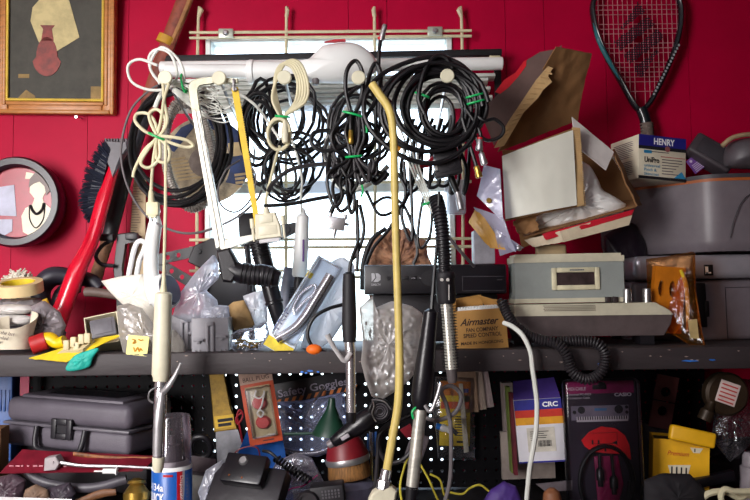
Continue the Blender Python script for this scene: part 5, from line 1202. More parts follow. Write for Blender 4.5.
# open carton, torn flaps, plastic inside
t = thing('open_carton', 'big torn open cardboard carton with white and brown flaps', 'box', P(575, 250, 1.65))
T = IMGX(1.62)
WCARD = mat('white coated card', (222, 216, 212), .6, dirt=.05)
m = MB(T); m.sheet((502, 150, -52), (608, 150, -58), (640, 205, -46), (522, 248, -40), th=1.6, amp=1, seed=1); m.build('back_panel', CARD, t)
m = MB(T); m.sheet((613, 152, -6), (614, 149, -56), (642, 205, -48), (637, 206, 10), th=1.6, amp=1.2, seed=2); m.build('side_panel', CARD, t)
m = MB(T); m.sheet((524, 238, 16), (636, 207, 6), (640, 198, -48), (522, 226, -42), th=1.6, amp=.8, seed=3); m.build('floor_panel', CARD, t)
CPR = mat('cream carton outside', (212, 196, 168), .55, dirt=.1)
m = MB(T); m.sheet((524, 240, 17), (560, 231, 20), (564, 242, 22), (533, 247, 18), th=1.4, amp=.8, seed=4, rag=.6); m.sheet((560, 231, 20), (634, 210, 11), (629, 225, 14), (564, 242, 22), th=1.4, amp=.8, seed=5); fp = m.build('front_panel', CPR, t)
m = MB(T); m.sheet((542, 234, 20.2), (634, 209.5, 12.4), (632, 215, 13), (546, 240, 22), th=.5, amp=.8, seed=5, rag=.5); m.build('red_print', mat('red carton print', (196, 20, 44), .5, dirt=.08), fp, label='red printed band')
m = MB(T); m.sheet((502, 156, 22), (573, 130, 20), (577, 205, 26), (505.5, 219, 28), th=1.0, amp=.6, seed=6, nu=20, nv=14, bend=lambda u, v: 5 * math.sin(u * 3.1) * (1 - .4 * v) + 1.5 * math.sin(v * 5)); wf = m.build('front_flap', mat('white flap board', (236, 236, 222), .65, dirt=.04, dscale=6), t, label='white front flap')
m = MB(T); m.sheet((503, 155, 20), (573, 128, 18), (580, 206, 24), (505, 221, 26), th=1.2, amp=.6, seed=6, nu=20, nv=14, bend=lambda u, v: 5 * math.sin(u * 3.1) * (1 - .4 * v) + 1.5 * math.sin(v * 5) - 1.6); m.build('flap_backing', CARD, wf)
m = MB(T)
for i in range(42):
    y = 129 + i * 1.85; x = 572.8 + (i * .13); m.box(x, y, x + 7.6, y + 1.0, 17, 20.5)
m.sheet((572, 127, 18.5), (580, 128, 18), (584, 205, 22), (577, 207, 24), th=1.2); m.build('corrugated_edge', CARDE, wf, label='corrugated torn edge')
m = MB(T); m.sheet((572, 117, 2), (614, 152, -2), (606, 170, 4), (576, 146, 12), th=1.4, amp=.5, seed=7); m.build('side_flap', WCARD, t, label='white side flap')
m = MB(T); m.sheet((556, 47, 14), (592, 54, -6), (578, 120, -40), (498, 152, -22), th=1.5, amp=1.5, seed=8, nu=20, nv=20, bend=lambda u, v: -3 * math.sin(3.1 * v)); tf = m.build('top_flap', CARD, t, label='tall brown top flap')
m = MB(T); m.poly([(479, 112), (489, 103), (500, 92), (513, 78), (527, 60), (540, 52), (556, 49), (562, 45), (560, 53), (548, 66), (536, 80), (520, 104), (508, 122), (494, 146), (487, 128)], 3, 4.6); m.build('folded_edge', mat('grey brown carton back', (112, 88, 82), .7, dirt=.1), tf)
m = MB(T); m.poly([(495, 92), (504, 80), (516, 72), (524, 61), (526.5, 60), (526, 66), (518, 77), (508, 88), (500, 94)], 4.6, 5); m.build('red_print', mat('bright red print', (228, 24, 44), .5), tf, label='bright red print')
m = MB(T); m.poly([(548, 66), (553, 68), (548, 76), (552, 82), (543, 90), (538, 98), (524, 112), (504, 146), (494, 148), (508, 122), (520, 104), (536, 80)], 2, 5)
for i in range(14):
    a = i / 13; m.tube([(498 + 46 * a, 142 - 70 * a, 5), (504 + 48 * a, 138 - 64 * a, 5)], 1.0, 5, 1)
m.build('torn_edge', CARDE, tf, label='pale corrugated torn edge')
blob('plastic_wrap', 'crumpled white plastic wrap bulging out of the torn carton', 'wrap', 1.64, [(580, 160), (590, 166), (598, 180), (602, 190), (616, 198), (627, 205), (622, 214), (590, 224), (556, 230), (522, 234), (520, 224), (560, 206), (574, 180)], 15, mat('white foam wrap', (246, 246, 242), .4, dirt=.06, coat=.3), 4, 34, smooth=25)
m = MB(IMG(1.60)); m.sheet((512, 222, 4), (534, 212, 2), (536, 232, 12), (516, 236, 12), th=1.4, amp=3, seed=11, rag=1.5); one('cardboard_scrap', 'torn brown cardboard scrap in the near corner of the torn carton', 'cardboard', m, CARD)
t = thing('plastic_sleeve', 'folded clear white plastic sleeve with amber corner beside the carton', 'sleeve', P(495, 256, 1.58))
T = IMGX(1.55); SLV = film('bluish milky sleeve', (222, 222, 240), .62, .2, .75, .15)
m = MB(T); m.sheet((484, 165, -4), (500, 169, 4), (503, 222, 14), (477, 196, 0), th=.9, amp=.8, seed=1); m.sheet((474, 207, 0), (503, 218, 14), (516, 252, 12), (496, 240, 0), th=.9, amp=1, seed=2); m.sheet((494, 228, 8), (512, 240, 13), (524, 248, 6), (500, 256, 6), th=.9, amp=1, seed=3); m.build('sleeve', SLV, t)
m = MB(T); m.sheet((474, 210, 1), (482, 214, 2), (506, 250, 8), (490, 248, 5), th=1.0, amp=.6, seed=4); m.sheet((468.5, 222, -3), (475, 210, 1), (492, 248, 6), (486, 244, 2), th=1.0, amp=.6, seed=5); m.build('amber_corner', mat('amber plastic', (222, 168, 74), .35, dirt=.1), t, label='amber corner')
m = MB(T); m.lathe((489, 200.5, 6), (489, 200.5, 10), [(0, 2.8), (.6, 2.8), (1, 1.6)], 14); m.build('rivet', BRASS, t)
m = MB(T); m.ball((519, 248, 8), (3, 3, 3), 12, 8); m.build('rivet', STEEL, t)
m = MB(FR(483, 244, 1.70)); m.box(-9, -14, 12, 20, -20, 0, 1); one('grey_carton', 'pale grey carton standing between receiver and clock radio', 'box', m, mat('pale grey carton', (178, 176, 186), .6))
blob('black_bag', 'dark purple black bag stuffed between radio and upper printer', 'bag', 1.80, [(604, 236), (618, 226), (634, 222), (646, 244), (648, 300), (640, 340), (612, 340), (606, 280)], 14, mat('dark purple black plastic', (34, 26, 40), .4), 3, 35)
# ================================================================= lower shelf, left
CASE = mat('grey black grained case', (92, 86, 96), .5, dirt=.08, bump=.25, bscale=500)
t = thing('tool_case', 'closed black plastic tool case with handle on the lower shelf', 'case', P(75, 452, 1.65))
T = FR(65, 428, 1.605, rot=2, yaw=-17)
m = MB(T); m.box(-74, -26, 73, -2, -78, 0, 8, 4); m.box(-62, -29, 60, -22, -70, -8, 3); m.build('lid', CASE, t)
m = MB(T); m.box(-74, 0, 73, 23, -77, -1, 6, 3); m.build('base', CASE, t)
m = MB(T); m.box(-74.6, -2, 73.6, .8, -78.5, .7, .5); m.build('seam_lip', mat('grey case lip', (96, 92, 100), .4), t)
m = MB(T); frame_ring(m, -14, -9, 10, 11, 6, 0, 4, 1); m.box(-9, -4, 5, 6, 0, 2); m.build('latch', mat('black latch plastic', (36, 34, 40), .45), t)
m = MB(T); m.tube([(-31, 0, 3), (-30, 14, 6), (-25, 21, 7), (0, 22, 8), (20, 21, 7), (25, 14, 6), (26, 0, 3)], 2.7, 10); m.build('handle', mat('black latch plastic', (0, 0, 0)), t)
m = MB(T); m.box(-40, -29.6, 44, -29, -60, -20, 0); m.build('top_panel', mat('glossy dark panel', (30, 27, 36), .25), t)
m = MB(FR(75, 482, 1.64, yaw=-10)); m.box(-82, -17, 72, 12, -70, -8, 4); one('low_crate', 'dark low crate under the tool case and red package', 'crate', m, mat('dark crate plastic', (36, 32, 38), .6))
m = MB(W); wz = LOW_Z
t = thing('tray', 'black round tray rim showing below the red package at left', 'tray', P(60, 490, 1.5))
m = MB(IMG(1.53)); m.tube([(20, 466, 0), (40, 478, 6), (70, 485, 8), (100, 485, 8), (128, 478, 4)], 4.5, 10, flat=.8); m.build('rim', mat('grey tray rim', (76, 72, 80), .45), t)
t = thing('blue_bin', 'blue ribbed plastic bin behind the case at the left edge', 'bin', P(2, 412, 1.74))
T = FR(0, 394, 1.74); m = MB(T); m.box(-20, -19, 12, 98, -24, 0, 2); bd = m.build('body', mat('blue bin plastic', (52, 92, 160), .45), t)
m = MB(T)
for i in range(6): m.box(-12 + i * 4, -4, -10 + i * 4, 17, 0, 1.2, .3)
m.build('ribs', mat('blue bin plastic', (0, 0, 0)), bd)
m = MB(FR(24, 386, 1.74)); m.box(-4, -11, 5, 40, -2, 0); one('magenta_card', 'thin magenta card standing between blue bin and tool case top', 'card', m, mat('magenta card', (176, 26, 74), .5))
t = thing('hardware_package', 'red carded hardware package with white bracket in front of case', 'package', P(75, 474, 1.5))
T = IMG(1.50)
m = MB(T); m.sheet((12, 454, -22), (152, 461, -22), (143, 470, 4), (2, 472, 4), th=1.2, amp=.8, seed=3); cd = m.build('card', mat('dark red printed card', (122, 20, 40), .5, dirt=.14, dscale=40), t)
m = MB(T)
rnd = random.Random(2)
for i in range(10): x = 8 + i * 6; m.box(x, 466 - i * .05, x + rnd.uniform(2, 4.5), 467 + .05 * i, -3.5, -2.0)
m.build('pale_print', mat('pale pink print', (200, 130, 140), .6), cd)
m = MB(T); m.poly([(47, 457), (58, 455), (62, 462), (58, 469), (46, 470)], -6, 6, 1); m.lathe((55, 461, 5), (55, 461, 7), [(0, 1.6), (1, 1.6)], 10); m.build('white_bracket', mat('grey white plastic', (180, 170, 172), .45), t, label='white bracket')
m = MB(T); m.tube([(60, 462, 2), (84, 465, 3), (120, 466, 2), (152, 468, 0)], [2, 1.7, 1.4, 1.4], 8); m.build('rod', STEEL, t)
m = MB(T); m.lathe((96, 470, 5), (106, 470, 5), [(0, .8), (1, .8)], 8); m.lathe((105, 470, 5), (119, 470, 5), [(0, 2.6), (.9, 2.6), (.92, 4), (1, 4)], 12); m.build('wall_anchor', WHPL, t)
m = MB(FR(-13, 452, 1.56, yaw=8)); m.box(-16, -22, 12, 55, -26, 0); one('tan_carton', 'tan carton end at the left edge of the lower shelf', 'box', m, CARD)
m = MB(IMG(1.54)); m.tube([(75, 453, 4), (110, 457, 4), (160, 459, 0)], 2.0, 8, 4, flat=.5); one('wood_strip', 'thin orange brown strip under the tool case front', 'strip', m, mat('orange brown wood strip', (150, 92, 50), .6, dirt=.3, dscale=60))
t = thing('brass_knob', 'round brass knob lying at the bottom left beside spray can', 'knob', P(137, 505, 1.5))
m = MB(IMG(1.5)); m.lathe((137, 478, 0), (138, 504, 6), [(0, 3), (.1, 8), (.2, 9), (.22, 6.5), (.3, 8), (.55, 13), (.8, 12), (.85, 6), (1, 7)], 26); m.build('body', BRASS, t)
m = MB(IMG(1.5)); m.ball((137.5, 494, 13), (3, 3, 2), 10, 6); m.build('keyhole', BLACK, t)
blob('paper_wad', 'crumpled tan paper wad at bottom left below the red package', 'paper', 1.47, [(22, 502), (26, 489), (36, 484), (48, 490), (52, 506), (24, 510)], 8, mat('tan wad paper', (140, 112, 92), .7, dirt=.25), 2.5, 41, smooth=25)
blob('plastic_bag', 'dark clear crumpled bag at the bottom left corner', 'bag', 1.50, [(-6, 478), (14, 473), (26, 480), (24, 500), (-6, 506)], 9, mat('dark poly bag', (84, 66, 76), .35, dirt=.2), 3, 42, smooth=25)
blob('plastic_bag', 'grey crumpled bag right of the tan paper wad', 'bag', 1.49, [(48, 488), (70, 482), (76, 494), (70, 508), (50, 508)], 9, mat('grey poly bag', (74, 66, 76), .35, dirt=.2), 3, 43, smooth=25)
m = MB(IMG(1.46)); m.tube([(76, 503, 0), (100, 494, 0), (116, 492, 0)], [3, 4, 3], 8, flat=.5); one('wood_stick', 'short brown wooden stick lying left of the brass knob', 'stick', m, mat('brown wood stick', (120, 78, 46), .6, dirt=.25))
m = MB(IMG(1.44)); m.sheet((-10, 496.5, 0), (72, 499, 0), (72, 512, 8), (-10, 510, 8), th=1); one('white_sheet', 'white paper sheet edge at the very bottom left', 'paper', m, mat('white paper', (232, 228, 228), .7))
# spray can
t = thing('spray_can', 'blue and white spray can with clear cap, behind curling iron tip', 'can', P(172, 525, 1.5))
T = IMG(1.50)
CB = 531
m = MB(T); m.lathe((172, 466, 0), (172, CB, 0), [(0, 18.6), (.02, 19.4), (1, 19.4)], 40); bd = m.build('can_body', mat('blue can print', (24, 92, 178), .35, dirt=.06), t)
m = MB(T); m.lathe((172, 460, 0), (172, 468, 0), [(0, 15), (.4, 18), (.8, 19.6), (1, 19.6)], 40); m.build('rim', WHPL, t)
m = MB(T); m.lathe((172, 415, 0), (172, 464, 0), [(0, 16.5), (.03, 17.4), (.2, 17.6), (.22, 18.2), (1, 18.8)], 36); m.build('clear_cap', film('clear cap', (190, 180, 190), .16, .12, .4), t)
m = MB(T); m.lathe((172, 436, 0), (172, 462, 0), [(0, 3), (.3, 5), (.35, 8), (1, 14)], 20); m.build('nozzle', mat('dark nozzle', (60, 54, 62), .5), t)
def wrapband(a0, a1, y0, y1, r, M_, nm):
    m = MB(T); n = 10; vs = []
    for i in range(n + 1):
        a = R(a0 + (a1 - a0) * i / n)
        for y in (y0, y1): vs.append((172 + math.sin(a) * r, y, math.cos(a) * r))
    m.loc(vs, [(2 * i, 2 * i + 1, 2 * i + 3, 2 * i + 2) for i in range(n)]); return m.build(nm, M_, bd)
wrapband(29, 46, 468, CB, 19.6, mat('red can print', (196, 26, 40), .4), 'red_stripe')
wrapband(46, 120, 468, CB, 19.6, mat('pale can print', (204, 200, 200), .4), 'pale_panel'); wrapband(-100, -58, 468, CB, 19.6, mat('pale can print', (0, 0, 0)), 'pale_panel')
text(T, 'R-134a', 157, 486.5, 7.2, 0, WINK, bd, w=23, wrap=(172, 19.5), bold=.02)
text(T, 'QUICK', 158, 497.8, 9, 0, WINK, bd, w=23, wrap=(172, 19.5), bold=.03)
text(T, 'COOL', 160, 510, 9, 0, WINK, bd, w=21, wrap=(172, 19.5), bold=.03)
text(T, 'Disposable', 185.2, 485, 3.2, 0, WINK, bd, w=26, rot=90, wrap=(172, 19.7))
m = MB(T)
for i in range(9): m.box(187 + (i % 2) * .3, 472 + i * 3.6, 189.6, 473 + i * 3.6, 8.6, 9.6)
m.build('small_print', mat('grey can print', (120, 112, 116), .5), bd)
wrapband(-10, 18, 470.4, 472.6, 19.7, mat('red can print', (0, 0, 0)), 'red_rule')

# ring, scraper, packs hanging before the pegboard
m = MB(IMG(1.70)); m.tube([(192, 456, -4), (190, 446, 0), (196, 437, 4), (206, 437, 4), (211, 446, 0), (208, 455, -4), (200, 459, -6)], 3.2, 10, 6, True); one('black_ring', 'black rubber ring standing right of the spray can cap', 'ring', m, BLACK)
m = MB(IMG(1.62)); m.sheet((186, 457, -8), (214, 461, -8), (218, 472, 6), (190, 470, 6), th=6, amp=1); one('metal_plate', 'dull grey metal plate lying right of the spray can', 'plate', m, mat('dull grey plate', (110, 98, 102), .5))
m = MB(IMG(1.60)); m.sheet((190, 474, -10), (216, 474, -10), (214, 512, 0), (192, 514, 0), th=8, amp=.6); one('pale_card', 'pale card standing right of the spray can label', 'card', m, mat('pale grey card', (190, 190, 184), .7))
t = thing('putty_knife', 'putty knife with worn yellow handle hanging blade down at pegboard', 'putty knife', P(227, 462, 1.785))
T = FR(224, 416, 1.785, rot=-7)
m = MB(T); m.poly([(-9, -44), (5, -44), (8, -10), (12, 14), (-11, 14), (-10, -10)], -3, 3, 1); hd = m.build('handle', mat('worn yellow wood', (176, 138, 40), .6, dirt=.25, dscale=30), t)
m = MB(T); m.box(-9, -1, 10, 11, 3, 3.5); m.build('printed_label', mat('yellow label', (222, 178, 30), .5), hd)
m = MB(T)
for i, w in enumerate((15, 13)): m.box(-6, 2 + i * 4.4, -6 + w, 5 + i * 4.4, 3.4, 3.8)
m.build('label_print', INK, hd)
m = MB(T); m.poly([(-10, 14), (12, 14), (17, 46), (-12, 46)], -.5, .8); m.build('blade', mat('shiny blade', (214, 214, 222), .25, metal=.6, dirt=.12, dscale=40), t)
t = thing('plug_package', 'orange red carded package with two red rubber plugs at pegboard', 'package', P(266, 445, 1.64))
T = FR(261, 410, 1.64, rot=-9.5)
m = MB(T); m.box(-16.5, -40, 16.5, 33, -1.5, 0, .3); cd = m.build('card', mat('orange red card', (206, 84, 48), .55, dirt=.1), t)
m = MB(T); m.box(-16.4, -40, 16.4, -27, 0, .3); m.build('header', mat('cream pink header', (216, 180, 160), .6), cd)
m = MB(T); m.box(-12.5, -24, 12.5, 27, 0, .5, .2); m.build('window_card', mat('sand card', (190, 168, 126), .6), cd)
text(T, 'BALL PLUG', 0, -29.5, 4.2, .4, mat('dark brown print', (70, 34, 36), .6), cd, w=26)
m = MB(T); m.box(-3, 29.4, 8, 30.4, 0, .4); m.build('small_print', mat('dark brown print', (0, 0, 0)), cd)
for y in (-7, 12): m = MB(T); m.lathe((0 if y < 0 else .5, y, .4), (0 if y < 0 else .5, y, 5), [(0, 6.6), (.6, 6.3), (1, 5)], 22, sx=1.15); m.build('red_plug', mat('red rubber', (190, 62, 58), .45), t)
m = MB(T); m.tube([(-1, -20, 4), (-3, -15, 5), (1, -12, 5), (5, -14, 5), (7, -18, 4), (3, -6, 6), (0, -2, 6), (-3, 2, 6), (0, 6, 6), (3, 2, 6), (0, -1, 6)], .9, 6); m.build('chain', mat('white chain', (230, 222, 214), .4), t)
m = MB(T); m.box(-12, -23, 12, 26, .5, 7.5, 2); m.build('clear_cover', film('clear blister', (0, 0, 0)), t)
t = thing('goggles_package', 'safety goggles package with black header hanging before the pegboard', 'package', P(310, 455, 1.77))
T = FR(312, 400, 1.785, rot=-10)
m = MB(T); m.box(-40, -22, 42, -1, -1, 0, .3); cd = m.build('header_card', mat('black header card', (30, 28, 36), .5), t)
text(T, 'Safety Goggles', 3, -8.5, 7.4, .3, mat('lilac grey lettering', (168, 160, 178), .5), cd, w=70, bold=.012)
m = MB(T)
for i in range(11): x = -38 + i * 7.6; m.poly([(x + 2, -2), (x + 5, -6.5), (x + 8.6, -6.5), (x + 5.6, -2)], 0, .4)
m.build('hazard_stripe', mat('orange hazard stripe', (206, 116, 46), .5), cd)
T = IMG(1.77); m = MB(T); m.pillow([(276, 402), (306, 400), (344, 392), (347, 420), (343, 448), (318, 457), (290, 452), (272, 444)], 11, 3, 44, 10, 60); m.build('clear_bag', film('clear goggle bag', (222, 228, 255), .26, .22, .7, .3), t, smooth=25)
m = MB(T); m.tube([(280, 408, 2), (292, 416, 3), (306, 424, 4), (314, 428, 4)], 1.3, 8); m.tube([(304, 418, 4), (314, 402, 4), (324, 386, 4)], .9, 8); m.build('strap', mat('dark brown strap', (62, 52, 52), .5), t)
m = MB(T); m.tube([(280, 448, 6), (300, 452, 8), (322, 450, 8), (338, 442, 6)], 3, 10); m.build('goggle_rim', film('milky rim', (180, 176, 190), .5, .2, .6), t)
t = thing('oil_funnel', 'dark green plastic funnel lying sideways in front of goggles package', 'funnel', P(330, 435, 1.64))
T = IMG(1.63)
m = MB(T); m.lathe((332, 398, 0), (330, 435, 0), [(0, 3), (.2, 4), (.35, 6), (.6, 11), (.85, 15.5), (.95, 17), (1, 17.5)], 28); m.build('cone', mat('dark green plastic', (26, 62, 46), .4), t)
m = MB(T); m.tube([(284, 434, 0), (306, 433.5, 0), (316, 433, 0)], 1.5, 8); m.build('rod', mat('dark green plastic', (0, 0, 0)), t)
t = thing('hair_dryer', 'black hair dryer hanging nozzle down left behind the yellow hose', 'hair dryer', P(350, 442, 1.46))
T = IMG(1.47)
m = MB(T); m.lathe((379, 411, 0), (332, 443, 0), [(0, 6), (.02, 10), (.3, 10.6), (.55, 9.4), (.62, 8), (.8, 7), (.97, 5.6), (1, 4)], 24); m.build('barrel', BLKPL, t)
m = MB(T); m.lathe((380, 410, -4), (380, 410, 12), [(0, 11.5), (.6, 12.2), (.8, 11.4), (.85, 9.8)], 30, cap1=False); m.lathe((380, 410, 6), (380, 410, 9), [(0, 9.8), (1, 9.4)], 24); hd = m.build('fan_housing', BLKPL, t)
m = MB(T)
for rr in (3.2, 5.2, 7.4): m.tube([(380 + rr * math.cos(a * .3927), 410 + rr * math.sin(a * .3927), 9.4) for a in range(16)], .6, 6, 2, True)
m.build('intake_grille', mat('grey grille', (84, 80, 86), .5), hd)
m = MB(T); m.tube([(372, 398, 11), (374, 404, 12.5), (372, 412, 12), (376, 420, 11)], .7, 6); m.tube([(372, 398, 11), (384, 400, 12), (391, 408, 12)], .7, 6); m.build('hang_loop', STEEL, hd)
m = MB(T); m.lathe((333, 442.5, 0), (328, 445.5, 0), [(0, 4.6), (1, 3.8)], 14); m.build('nozzle_tip', mat('grey nozzle', (120, 112, 116), .4), t)
m = MB(IMG(1.46)); m.box(341, 434, 350, 438, 6, 8.4, .6, M=Matrix.Translation((345, 436, 0)) @ Matrix.Rotation(R(-32), 4, 'Z') @ Matrix.Translation((-345, -436, 0))); m.build('rating_sticker', mat('pale sticker', (176, 170, 176), .5), t)
t = thing('scrub_brush', 'red topped round brush with brown base below the hair dryer', 'brush', P(347, 478, 1.6))
T = IMG(1.60)
m = MB(T); m.lathe((343, 432, 0), (347.5, 457, 0), [(0, 9), (.1, 13), (.5, 18), (.9, 21), (1, 21.4)], 32); m.build('top', mat('dark red enamel', (128, 22, 34), .45, dirt=.12), t)
m = MB(T); m.lathe((347.2, 456, 0), (348.2, 462, 0), [(0, 21.6), (.5, 22.4), (1, 21.6)], 32); m.build('metal_band', STEEL, t)
m = MB(T); m.lathe((348, 461, 0), (350, 477, 0), [(0, 20), (.2, 20.4), (.9, 21.6), (1, 21)], 32); m.build('brown_base', mat('brown bristle', (150, 104, 54), .75, dirt=.3, dscale=50, stretch=(6, 6, .6)), t)
m = MB(T); m.lathe((349, 477, 0), (350, 515, 0), [(0, 16), (.2, 26), (1, 28)], 26); one('grey_tub', 'grey tub under the red topped brush', 'tub', m, mat('bluish grey tub', (120, 118, 140), .5))
t = thing('chrome_rod', 'thin upright chrome rod with blue tape behind the hair dryer', 'rod', P(372, 500, 1.66))
m = MB(IMG(1.66)); m.tube([(371, 432, 0), (372.5, 510, 0)], 1.9, 8, 1); m.build('rod', CHROME, t)
m = MB(IMG(1.67)); m.box(367, 434, 368.6, 510, -2, 2); m.box(374.6, 432, 376.6, 456, -2, 2); m.box(374.6, 460, 376.6, 472, -2, 2); m.build('tape', mat('blue tape', (40, 100, 180), .5), t, label='blue tape')
cable('cord', 'dark grey cable looping between hair dryer and long silver barrel', 1.55, [(372, 510, -8), (376, 480, -4), (378, 452, 0), (380, 434, 2), (396, 422, 2), (420, 412, 0), (424, 420, 0), (414, 446, 0), (402, 460, 0), (388, 462, 0), (379, 448, 0), (382, 430, 0), (400, 418, 0)], 2.3, CABLE2)
t = thing('plug_tag', 'grey and red tag hanging behind the long silver barrel', 'tag', P(418, 470, 1.66))
m = MB(FR(416, 450, 1.66, rot=20)); m.box(-9, -16, 9, 16, -3, 0, 1); m.build('card', mat('grey card', (116, 106, 112), .6), t)
m = MB(FR(408, 432, 1.65, rot=-30)); m.poly([(-6, -6), (6, -6), (4, 8), (-4, 4)], -1, 1); m.build('red_corner', mat('dark red card', (150, 24, 44), .5), t)
# black charger and friends
t = thing('radio_charger', 'black box device with raised battery block in the bottom middle', 'device', P(244, 500, 1.5))
T = FR(246, 484, 1.46, yaw=-14, pitch=36, rot=4)
m = MB(T); m.box(-38, -20, 38, 24, -20, 0, 3); m.build('base', mat('black scuffed plastic', (30, 26, 32), .45, dirt=.15, bump=.15, bscale=80), t)
m = MB(T); m.box(-24, -26, 20, 4, 0, 13, 2.5); bb = m.build('battery_block', BLKPL, t)
m = MB(T); m.lathe((-4, -18, 12), (-4, -18, 15), [(0, 5), (.5, 4.8), (1, 3.6)], 20); m.build('silver_button', STEEL, bb, label='silver button')
m = MB(T); m.lathe((-14, -2, 12.6), (-14, -2, 13.6), [(0, 1.2), (1, 1)], 8); m.lathe((0, -1, 12.6), (0, -1, 13.6), [(0, 1.2), (1, 1)], 8); m.build('screw', mat('copper screw', (170, 100, 60), .4, metal=.8), bb)
m = MB(T); m.box(-36, 19, 14, 25, -16, -8, .6); m.build('white_edge', WHPL, t, label='white front strip')
t = thing('coiled_cord', 'short black coiled cord right of the black box device', 'cable', P(296, 480, 1.52))
m = MB(IMG(1.53)); m.helix([(276, 458, 0), (288, 466, 4), (298, 472, 6), (310, 480, 4)], 3.4, 3.4, 1.3, 6, 9); m.build('coil', CABLE, t)
m = MB(IMG(1.53)); m.tube([(262, 452, -6), (270, 453, -2), (278, 459, 0)], 1.6, 8); m.build('lead', CABLE, t)
m = MB(IMG(1.66)); m.sheet((246, 430, -14), (280, 436, -14), (294, 502, 0), (218, 502, 0), th=1.5, amp=1.5, seed=2); one('blue_sheet', 'blue plastic sheet behind the black box device', 'sheet', m, mat('blue sheet', (10, 84, 168), .6, spec=.2))
blob('plastic_bag', 'clear zip bag with magenta line right of black box device', 'bag', 1.60, [(276, 462), (296, 452), (312, 458), (324, 482), (316, 506), (280, 508), (262, 490)], 8, film('clear bag lower', (214, 212, 226), .42, .18, .6, .4), 2.5, 46, smooth=25)
m = MB(IMG(1.57)); m.tube([(276, 500, 4), (290, 488, 6), (304, 484, 6), (318, 474, 4)], .7, 6); one('yarn', 'thin magenta cord lying over the clear zip bag', 'yarn', m, mat('magenta cord', (200, 40, 130), .5))
blob('plastic_bag', 'pale crumpled bag left of the black box device at the bottom', 'bag', 1.50, [(198, 492), (206, 470), (222, 460), (228, 468), (212, 484), (204, 512)], 6, MILKY, 2, 47, smooth=25)
t = thing('camera_body', 'black ribbed device with round lens ring at bottom centre', 'device', P(322, 510, 1.48))
T = FR(324, 498, 1.48, rot=-6); m = MB(T); m.box(-14, -11, 20, 16, -24, 0, 2); bd = m.build('case', BLKMAT, t)
m = MB(T); m.lathe((-16, 2, -4), (-16, 2, 4), [(0, 11), (.7, 11), (1, 9.5), (1, 8.4), (.8, 8.2)], 28, cap1=False); m.lathe((-16, 2, -2), (-16, 2, 2), [(0, 8.4), (1, 8)], 20); m.build('lens_ring', CABLE2, t)
m = MB(T)
for i in range(6):
    for j in range(3): m.box(-2 + i * 3.2, -7 + j * 3, -.2 + i * 3.2, -5 + j * 3, 0, .6)
m.build('grille', mat('grey grille', (0, 0, 0)), bd)
cable('cord', 'red cord hanging left of the orange plug package', 1.70, [(244, 452, 0), (240, 428, 0), (237, 416, 0), (240, 410, 0), (243, 416, 0), (238, 424, 0), (236, 418, 0), (242, 412, 0)], 1.0, mat('red cord', (176, 24, 44), .5))
cable('cord', 'dark red wire arched over the blue plastic sheet', 1.58, [(230, 460, 0), (238, 450, 2), (250, 446, 2), (258, 448, 2), (260, 456, 0)], .7, mat('dark red wire', (110, 20, 40), .5))

# ================================================================= lower shelf, right
t = thing('yellow_packet', 'yellow printed card in clear packet hanging before the pegboard', 'package', P(452, 457, 1.78))
T = IMG(1.78); m = MB(FR(455, 414, 1.78, rot=2)); m.box(-15, -32, 15, 31, -1, 0); cd = m.build('card', mat('yellow packet card', (222, 190, 26), .5, dirt=.12, dscale=40), t)
T = FR(455, 414, 1.78, rot=2)
m = MB(T); m.box(-15, -32, 15, -18, 0, .3); m.build('orange_top', mat('orange print', (206, 120, 30), .5), cd); m = MB(T); m.box(2, -25, 13, -21, .2, .6); m.build('blue_print', mat('blue small print', (52, 60, 130), .5), cd)
m = MB(T); m.box(-14, -12, 14, -5, 0, .3); m.build('red_print', mat('orange red print', (206, 80, 30), .5), cd)
m = MB(T)
for i in range(8): m.box(0, 2 + i * 2.6, 12 - (i * 37 % 4), 3 + i * 2.6, 0, .3)
m.poly([(-3, 12), (4, 18), (1, 21), (-6, 15)], 0, .4); m.box(2, 26, 10, 28, 0, .3); m.build('black_print', INK, cd)
m = MB(T); m.sheet((3, -30, 2), (7, -30, 2), (14, 36, 3), (9, 37, 3), th=.6); m.build('white_strip', mat('pale strip', (206, 198, 176), .5), t)
m = MB(T); m.pillow([(-20, -36), (18, -36), (20, 44), (-16, 45), (-18, 20), (-22, 4)], 5, 2, 48); m.build('clear_packet', CLEAR, t, smooth=25)
t = thing('valve_fitting', 'small white blue plastic valve hanging over the yellow packet', 'fitting', P(444, 432, 1.64))
m = MB(IMG(1.64)); m.lathe((436, 426, 0), (441, 427, 0), [(0, 3), (1, 3.2)], 12); m.build('blue_end', mat('blue fitting', (30, 110, 200), .4), t); m = MB(IMG(1.64)); m.lathe((440, 427, 0), (450, 430, 0), [(0, 3.2), (.3, 4), (.7, 3), (1, 4)], 12); m.build('white_body', WHPL, t)
for i, (x, rr, lab) in enumerate(((468, 6, 'tan card fanned nearest the yellow packet'), (475, 11, 'pale card in the middle of the fan behind yellow packet'), (482, 16, 'pinkish white card at the right of the fan behind yellow packet'))):
    m = MB(FR(x, 390, 1.78 + .006 * i, rot=-rr * .55)); m.box(-10, -22, 9, 22 - i * 2, -1, 0); one('paper_card', lab, 'card', m, mat('fan card %d' % i, ((170, 140, 116), (190, 170, 156), (206, 186, 186))[i], .7))
m = MB(IMG(1.60)); m.tube([(404, 512, 0), (400, 488, 0), (404, 468, 0), (410, 452, 0)], 1.2, 6); one('yellow_string', 'yellow string hanging left of the long silver barrel', 'string', m, mat('yellow string', (226, 210, 70), .7))
